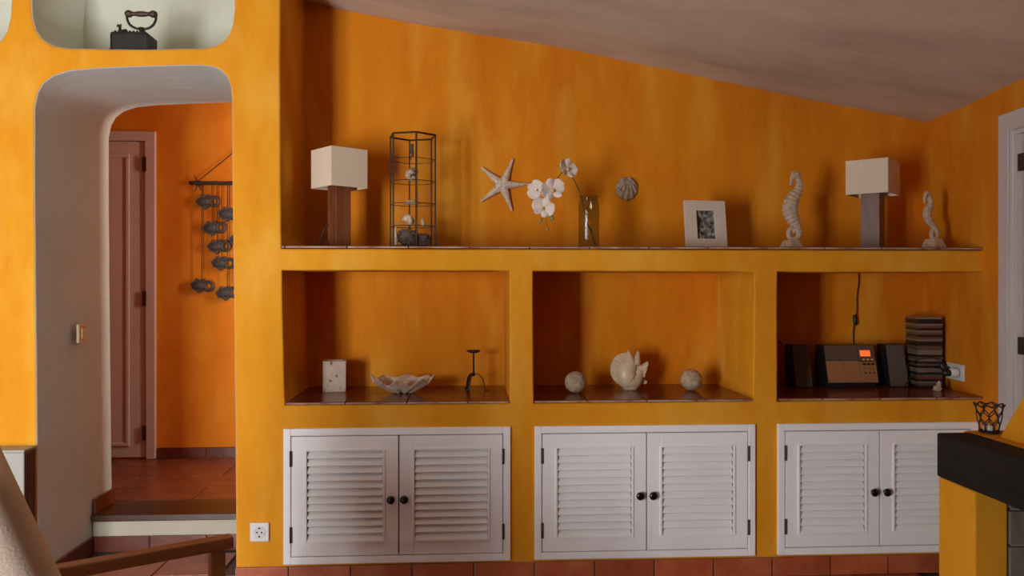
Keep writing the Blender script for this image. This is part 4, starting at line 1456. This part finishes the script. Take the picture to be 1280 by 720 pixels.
ysw, zsw = -D + q.y * tt, CZ + q.z * tt
t = thing('light_switch', 'ivory light switch on the white side of the passage', 'switch', (XO0 + 0.016, ysw, zsw), PI / 2)
obj('plate', B(-0.040, 0.040, -0.010, 0.002, -0.042, 0.042, bev=0.004), IVORY, t)
obj('rocker', B(-0.02, 0.02, -0.015, -0.010, -0.026, 0.026, bev=0.003), IVORY, t)
obj('rocker_gap', B(-0.022, 0.022, -0.0108, -0.0098, -0.028, 0.028), BROWN, t)

# ------------------------------------------------------------------ charcoal iron in the upper niche
YI = 0.075
zi = at(170, 60.5, 0).z
kk = depth_at(at(170, 60, YI)) / F
xi = at(170, 60, YI).x
ir = thing('charcoal_iron', 'antique black charcoal iron with wooden handle in the white upper niche', 'iron', (xi, YI, zi))


def I(px, py):
    return ((px - 170) * kk, (62 - py) * kk)


bm = bmesh.new()
x0, z0 = I(143.5, 62)
x1, z1 = I(191.5, 40)
xm = I(187.5, 38)[0]
# plan: blunt heel on the right, pointed toe on the left turned slightly to the camera
plan = [(x0, -0.040), (x0 + 0.012, -0.045), (xm, -0.045), (x1, -0.040), (x1, 0.040), (xm, 0.045), (x0 + 0.012, 0.045), (x0, 0.040)]
lo = [bm.verts.new((a, b, 0)) for a, b in plan]
mi = [bm.verts.new((a, b, z1 - 0.008)) for a, b in plan]
tp = [bm.verts.new((max(min(a, xm), x0 + 0.002), b * 0.94, z1 + 0.004)) for a, b in plan]
bm.faces.new(lo)
bm.faces.new(tp)
for u_, v_ in ((lo, mi), (mi, tp)):
    for i in range(8):
        bm.faces.new((u_[i], u_[(i + 1) % 8], v_[(i + 1) % 8], v_[i]))
bmesh.ops.bevel(bm, geom=bm.edges[:], offset=0.0015, segments=1, affect='EDGES')
obj('body', bm, BLACK, ir)
obj('sole_rim', prism(bmesh.new(), [(x0 - 0.001, 0.0), (x0 - 0.001, 0.006), (x1 + 0.001, 0.006), (x1 + 0.001, 0)], -0.047, 0.047), BLACK, ir)
bm = bmesh.new()
for i in range(9):
    xx = x0 + 0.02 + i * (xm - x0 - 0.03) / 8
    for s in (-1, 1):
        bmesh.ops.create_icosphere(bm, subdivisions=2, radius=0.0055, matrix=Matrix.Translation((xx, s * 0.036, z1 + 0.006)))
obj('scalloped_lid_edge', bm, BLACK, ir, smooth=True)
for px in (156.5, 177):
    cxx, czz = I(px, 59)
    poly = [(cxx + 0.017 * math.cos(a), czz + 0.017 * math.sin(a)) for a in [PI * j / 12 for j in range(13)]]
    obj('air_vent', prism(bmesh.new(), poly, -0.0475, -0.044), HOLE, ir)
hp = crom([(I(*q)[0], 0, I(*q)[1]) for q in ((159, 13), (159.5, 20), (163, 26.5), (170, 30.5), (177, 31.5), (184, 30.5), (190.5, 26.5), (194, 20), (194.5, 13))], 6)
obj('handle_bracket', sweep(bmesh.new(), hp, 0.0052, 10), BLACK, ir, smooth=True)
a, b = I(177, 40), I(177, 31)
obj('handle_post', sweep(bmesh.new(), [(a[0], 0, a[1] - 0.006), (a[0], 0, a[1] + 0.004), (a[0], 0, (a[1] + b[1]) / 2), (b[0], 0, b[1] + 0.004)], [0.016, 0.011, 0.010, 0.013], 12), BLACK, ir, smooth=True)
n_ = 25
hx0, hx1 = I(157, 12.5)[0], I(195.5, 12.5)[0]
zz = I(170, 12.5)[1]
pr = [0.009, 0.014, 0.0155, 0.014, 0.0095, 0.0085, 0.0095, 0.011, 0.0115, 0.012, 0.0115, 0.011, 0.0095, 0.0085, 0.0095, 0.014, 0.0155, 0.014, 0.009]
obj('wooden_grip', sweep(bmesh.new(), [(hx0 + (hx1 - hx0) * i / 18, 0, zz) for i in range(19)], pr, 14), GRIPW, ir, smooth=True)
# rooster latch
r0 = I(151, 38)
ro = obj('rooster_latch', sweep(bmesh.new(), crom([(r0[0] + 0.028, 0, r0[1] + 0.002), (r0[0] + 0.022, 0, r0[1] + 0.014), (r0[0] + 0.008, 0, r0[1] + 0.008), (r0[0] - 0.001, 0, r0[1] + 0.014), (r0[0] - 0.002, 0, r0[1] + 0.028), (r0[0] - 0.006, 0, r0[1] + 0.034)], 6), lerpseq([0.004, 0.007, 0.011, 0.008, 0.005, 0.004], 31), 10), BLACK, ir, smooth=True)
obj('rooster_comb', prism(bmesh.new(), [(r0[0] - 0.015, r0[1] + 0.030), (r0[0] - 0.010, r0[1] + 0.042), (r0[0] - 0.003, r0[1] + 0.038), (r0[0] + 0.004, r0[1] + 0.042), (r0[0] + 0.003, r0[1] + 0.028)], -0.003, 0.003), BLACK, ro)
obj('rooster_base', B(r0[0] - 0.006, r0[0] + 0.03, -0.012, 0.012, z1 + 0.002, r0[1] + 0.006, bev=0.002), BLACK, ro)

# ------------------------------------------------------------------ fish chime on the hall wall
YW = HY1 - 0.016
pb = at(262, 229, YW)
kk = depth_at(pb) / F
x0 = at(237, 229, YW).x
x1 = x0 + 0.80
wc = thing('fish_chime', 'string mobile of dark clay fish hanging from a twig on the hall wall', 'wind chime', ((x0 + x1) / 2, YW, pb.z))


def Wp(px, py, dy=0.0):
    return at(px, py, YW + dy) - Vector(wc.location)


nb = 26
obj('twig', sweep(bmesh.new(), [((x0 - x1) / 2 + (x1 - x0) * i / nb, 0, 0.004 * noise.noise(Vector((i * 0.7, 0, 0)))) for i in range(nb + 1)], [0.012 * (1 + 0.12 * noise.noise(Vector((i * 1.3, 2, 0)))) for i in range(nb + 1)], 9), TWIG, wc, smooth=True)
top = Vector((0, 0.006, (x1 - x0) / 2 * 0.72 + 0.02))
for s in (-1, 1):
    obj('hanging_cord', sweep(bmesh.new(), [(s * ((x1 - x0) / 2 - 0.05), 0, 0.012), top], 0.0028, 6), STRING, wc)
obj('nail', sweep(bmesh.new(), [top + Vector((0, 0.009, 0)), top + Vector((0, -0.02, 0.004))], 0.004, 8), BLACK, wc)
for s in (-1, 1):
    e = Vector((s * ((x1 - x0) / 2 - 0.05), 0, 0))
    obj('knot', sweep(bmesh.new(), [e + Vector((0.016 * math.cos(a * 2), 0.012 * math.sin(a), 0.016 * math.sin(a * 2))) for a in [2 * PI * i / 24 for i in range(24)]], 0.003, 6, closed=True), STRING, wc)
    for q in ((-0.015, -0.05), (0.018, -0.045), (-0.02, 0.045)):
        obj('cord_end', sweep(bmesh.new(), [e, e + Vector((q[0], -0.008, q[1]))], 0.003, 5), STRING, wc)


def fish_mesh():
    bm = bmesh.new()
    out = [(-0.074, -0.004), (-0.060, 0.014), (-0.048, 0.020), (-0.044, 0.044), (-0.026, 0.032), (-0.004, 0.036), (0.004, 0.050), (0.016, 0.036), (0.026, 0.022), (0.024, -0.006),
           (0.018, -0.030), (0.000, -0.040), (-0.008, -0.056), (-0.022, -0.040), (-0.040, -0.030), (-0.058, -0.036), (-0.056, -0.020)]
    prism(bm, out, -0.008, 0.006)
    bmesh.ops.bevel(bm, geom=bm.edges[:], offset=0.0025, segments=1, affect='EDGES')
    blob(bm, (-0.018, -0.006, -0.002), 0.040, 0.016, 0.030, 2)
    # ring tail
    sweep(bm, [(0.044 + 0.024 * math.cos(a), -0.002, 0.004 + 0.028 * math.sin(a)) for a in [2 * PI * i / 24 for i in range(24)]], 0.0105, 8, closed=True)
    return bm


fm = None
for px, py, spx in ((259, 252, 254), (252, 357, 253), (267, 285, 266), (273, 308, 272), (278, 329, 278), (286, 268, 285), (283.5, 366, 285), (300, 300, 299), (308, 340, 308)):
    c = Wp(px, py, -0.012)
    if fm is None:
        o = obj('clay_fish', fish_mesh(), CLAY, wc, smooth=False)
        fm = o.data
    else:
        o = bpy.data.objects.new('clay_fish', fm)
        o.parent = wc
        col.objects.link(o)
    o.location = c
    o.rotation_euler = (0, R(random.uniform(-6, 14)), 0)
    o.scale = (0.95, 0.95, 0.95)
    sx = Wp(spx, py).x
    obj('string', sweep(bmesh.new(), [(sx, -0.011, 0.006), (sx, -0.013, 0.0), (sx + (c.x - sx) * 0.2, -0.012, c.z + 0.02)], 0.0024, 5), STRING, wc)

# ------------------------------------------------------------------ white panel against the wall behind the armchair
pz = at(45, 556.5, 0).z
xr = at(46.5, 600, 0).x - 0.0
t = thing('wall_heater', 'low flat white panel with brown ribbed side against the ochre wall', 'panel', (xr - 0.40, -0.045, 0))
obj('body', B(-0.395, 0.395, -0.04, 0.043, 0.06, pz - 0.012, bev=0.003), BROWN, t)
obj('front_panel', B(-0.40, 0.399, -0.052, -0.040, 0.05, pz - 0.010, bev=0.004), PANELW, t)
obj('top_plate', B(-0.40, 0.40, -0.052, 0.044, pz - 0.010, pz, bev=0.003), PANELW, t)
for i in range(5):
    obj('side_rib', B(0.395, 0.399, -0.034 + i * 0.015, -0.028 + i * 0.015, 0.07, pz - 0.02), BROWN, t)
for s in (-1, 1):
    obj('foot', B(s * 0.33 - 0.02, s * 0.33 + 0.02, -0.04, 0.04, 0.0, 0.06), BROWN, t)

# ------------------------------------------------------------------ armchair (lower left, only part of it in view)
ZA = 0.52
pA = atz(78, 703, ZA)        # armrest, back end
pB = atz(287, 666, ZA)       # armrest, front end
dv = (pB - pA)
ca = math.atan2(dv.y, dv.x)
# local frame: +x = forward (seat front), y = +left (far side), origin under the front end of the far armrest
ac = thing('armchair', 'wood-framed armchair with beige fabric slipcover', 'armchair', (pB.x, pB.y, 0), ca)
AL = 0.66
for yy in (0.0, -0.62):
    rl = obj('armrest', B(-AL, 0.0, yy - 0.045, yy, ZA - 0.034, ZA, bev=0.004), ARMW, ac)
    obj('leg', B(-0.062, -0.022, yy - 0.041, yy - 0.004, 0.0, ZA - 0.034, bev=0.003), ARMW, ac)
    obj('leg', B(-AL + 0.0, -AL + 0.04, yy - 0.041, yy - 0.004, 0.0, ZA - 0.034, bev=0.003), ARMW, ac)
    obj('side_rail', B(-AL + 0.04, -0.062, yy - 0.036, yy - 0.010, 0.14, 0.19, bev=0.003), ARMW, ac)
obj('front_rail', B(-0.058, -0.03, -0.62, -0.041, 0.14, 0.19, bev=0.003), ARMW, ac)


def cushion(name, x0, x1, y0, y1, z0, z1, r, M, parent):
    bm = B(x0, x1, y0, y1, z0, z1, M=None)
    bmesh.ops.bevel(bm, geom=bm.edges[:], offset=r, segments=6, profile=0.5, affect='EDGES')
    if M:
        bm.transform(M)
    return obj(name, bm, FABRIC, parent, smooth=True)


cushion('seat_cushion', -0.60, 0.02, -0.610, -0.052, 0.20, 0.33, 0.04, None, ac)
Mb = Matrix.Translation((-0.34, 0, 0.26)) @ Matrix.Rotation(R(-21), 4, 'Y')
cushion('back_cushion', -0.17, 0.0, -0.610, -0.052, 0.0, 0.70, 0.06, Mb, ac)

# ------------------------------------------------------------------ fireplace
ZM = 0.818
ZB = 0.693
XB, YB0, YB1 = 1.352, -1.09, -2.55
fp = thing('fireplace', 'yellow plastered fireplace with tapering hood and black mantel beam', 'fireplace', (XB, YB0, 0))


def fbx(name, m, x0, x1, y0, y1, z0, z1, bev=0.0, par=None):
    return obj(name, B(x0 - XB, x1 - XB, y0 - YB0, y1 - YB0, z0, z1, bev=bev), m, par or fp)


xq = rwx(-1.3) - 0.004
fbx('mantel_beam', BEAM, XB - 0.004, XB + 0.096, YB1, YB0 - 0.03, ZB, ZM, 0.005)
fbx('ledge', HOOD, XB + 0.097, rwx(-2.5) - 0.004, YB1, YB0 + 0.005, ZB + 0.02, ZM - 0.001, 0.006)
YJ0 = -1.286
for y0, y1 in ((YJ0, YB0 - 0.032), (YB1 + 0.002, YB1 + 0.166)):
    fbx('jamb', HOOD, XB, XB + 0.094, y0, y1, 0.0, ZB - 0.001, 0.006)
# rear side walls behind the jambs and back of the firebox
fbx('side_wall', HOOD, XB + 0.10, rwx(-2.5) - 0.004, YJ0 + 0.03, YB0 - 0.001, 0.0, ZB + 0.019)
fbx('side_wall', HOOD, XB + 0.10, rwx(-2.5) - 0.004, YB1 + 0.002, YB1 + 0.13, 0.0, ZB + 0.019)
fb = fbx('firebox', GROUT, XB + 0.10, rwx(-2.5) - 0.06, YJ0 + 0.012, YJ0 + 0.029, 0.06, ZB)
fbx('hearth', TILE, XB + 0.0, rwx(-2.5) - 0.006, YB1 + 0.17, YJ0 - 0.002, 0.0, 0.06, 0.003)
fbx('firebox_back', BRICK, rwx(-2.5) - 0.10, rwx(-2.5) - 0.006, YB1 + 0.14, YJ0 + 0.010, 0.061, ZB)
bh = 0.097
for j in range(7):
    z0 = 0.062 + j * bh
    z1 = min(z0 + bh - 0.007, ZB - 0.002)
    if z1 - z0 < 0.02:
        continue
    xx = XB + 0.098 - (0.11 if j % 2 else 0.0)
    while xx < rwx(-2.5) - 0.12:
        a, b = max(xx, XB + 0.098), min(xx + 0.215, rwx(-2.5) - 0.105)
        if b - a > 0.02:
            fbx('brick', BRICK, a, b, YJ0 - 0.002, YJ0 + 0.012, z0, z1, 0.003, fb)
        xx += 0.222
# hood: a tapering plaster canopy against the wall
bm = bmesh.new()
hx0, hx1 = 1.490, rwx(-2.4) - 0.006
hz1 = 2.0
q0 = [(hx0, -1.19), (hx1, -1.19), (hx1, -2.50), (hx0, -2.50)]
q1 = [(1.97, -1.52), (hx1, -1.52), (hx1, -2.17), (1.97, -2.17)]
nlev = 10
rings = []
for i in range(nlev + 1):
    t = i / nlev
    s = t ** 0.98
    rings.append([bm.verts.new((a[0] + (b[0] - a[0]) * s - XB, a[1] + (b[1] - a[1]) * s - YB0, ZM - 0.001 + (hz1 + 0.1 - ZM) * t)) for a, b in zip(q0, q1)])
for a, b in zip(rings, rings[1:]):
    for i in range(4):
        bm.faces.new((a[i], a[(i + 1) % 4], b[(i + 1) % 4], b[i]))
bm.faces.new(rings[0])
bm.faces.new(rings[-1])
obj('hood', bm, HOOD, fp)

# ------------------------------------------------------------------ wire tealight basket on the ledge
YK = -1.127
pk = at(1236.5, 541, YK)
kk = depth_at(pk) / F
bk_ = thing('wire_tealight_holder', 'black wire basket tealight holder on the fireplace ledge', 'candle holder', (pk.x, YK, ZM + 0.001))
rt, rb_, hk = 16.5 * kk, 11.0 * kk, 35.0 * kk
for zz, rr_ in ((0.003, rb_), (hk - 0.002, rt)):
    nn = 48
    obj('ring', sweep(bmesh.new(), [(rr_ * (1 + (0.05 * math.cos(8 * a) if zz > 0.01 else 0)) * math.cos(a), rr_ * (1 + (0.05 * math.cos(8 * a) if zz > 0.01 else 0)) * math.sin(a), zz + (0.003 * math.cos(8 * a) if zz > 0.01 else 0)) for a in [2 * PI * i / nn for i in range(nn)]], 0.0022, 6, closed=True, up=(0, 0, 1)), BLACK, bk_)
for i in range(16):
    a0 = 2 * PI * i / 16
    s = 1 if i % 2 else -1
    pts = []
    for j in range(13):
        t = j / 12
        a = a0 + s * 0.24 * math.sin(t * 2 * PI * 1.5)
        rr_ = rb_ + (rt - rb_) * t ** 1.2
        pts.append((rr_ * math.cos(a), rr_ * math.sin(a), 0.003 + t * (hk - 0.005)))
    obj('wire', sweep(bmesh.new(), pts, 0.0016, 5), BLACK, bk_)
obj('base_plate', lathe(bmesh.new(), [(rb_, 0.0), (rb_, 0.002), (0.001, 0.002)], 24), BLACK, bk_)
cup = obj('glass_cup', lathe(bmesh.new(), [(rb_ * 0.75, 0.003), (rb_ * 0.85, 0.035), (rb_ * 0.80, 0.035), (rb_ * 0.7, 0.006)], 24), GLASS, bk_, smooth=True)
obj('tealight', lathe(bmesh.new(), [(rb_ * 0.62, 0.0065), (rb_ * 0.62, 0.02), (0.001, 0.021)], 20), PLAST, cup)
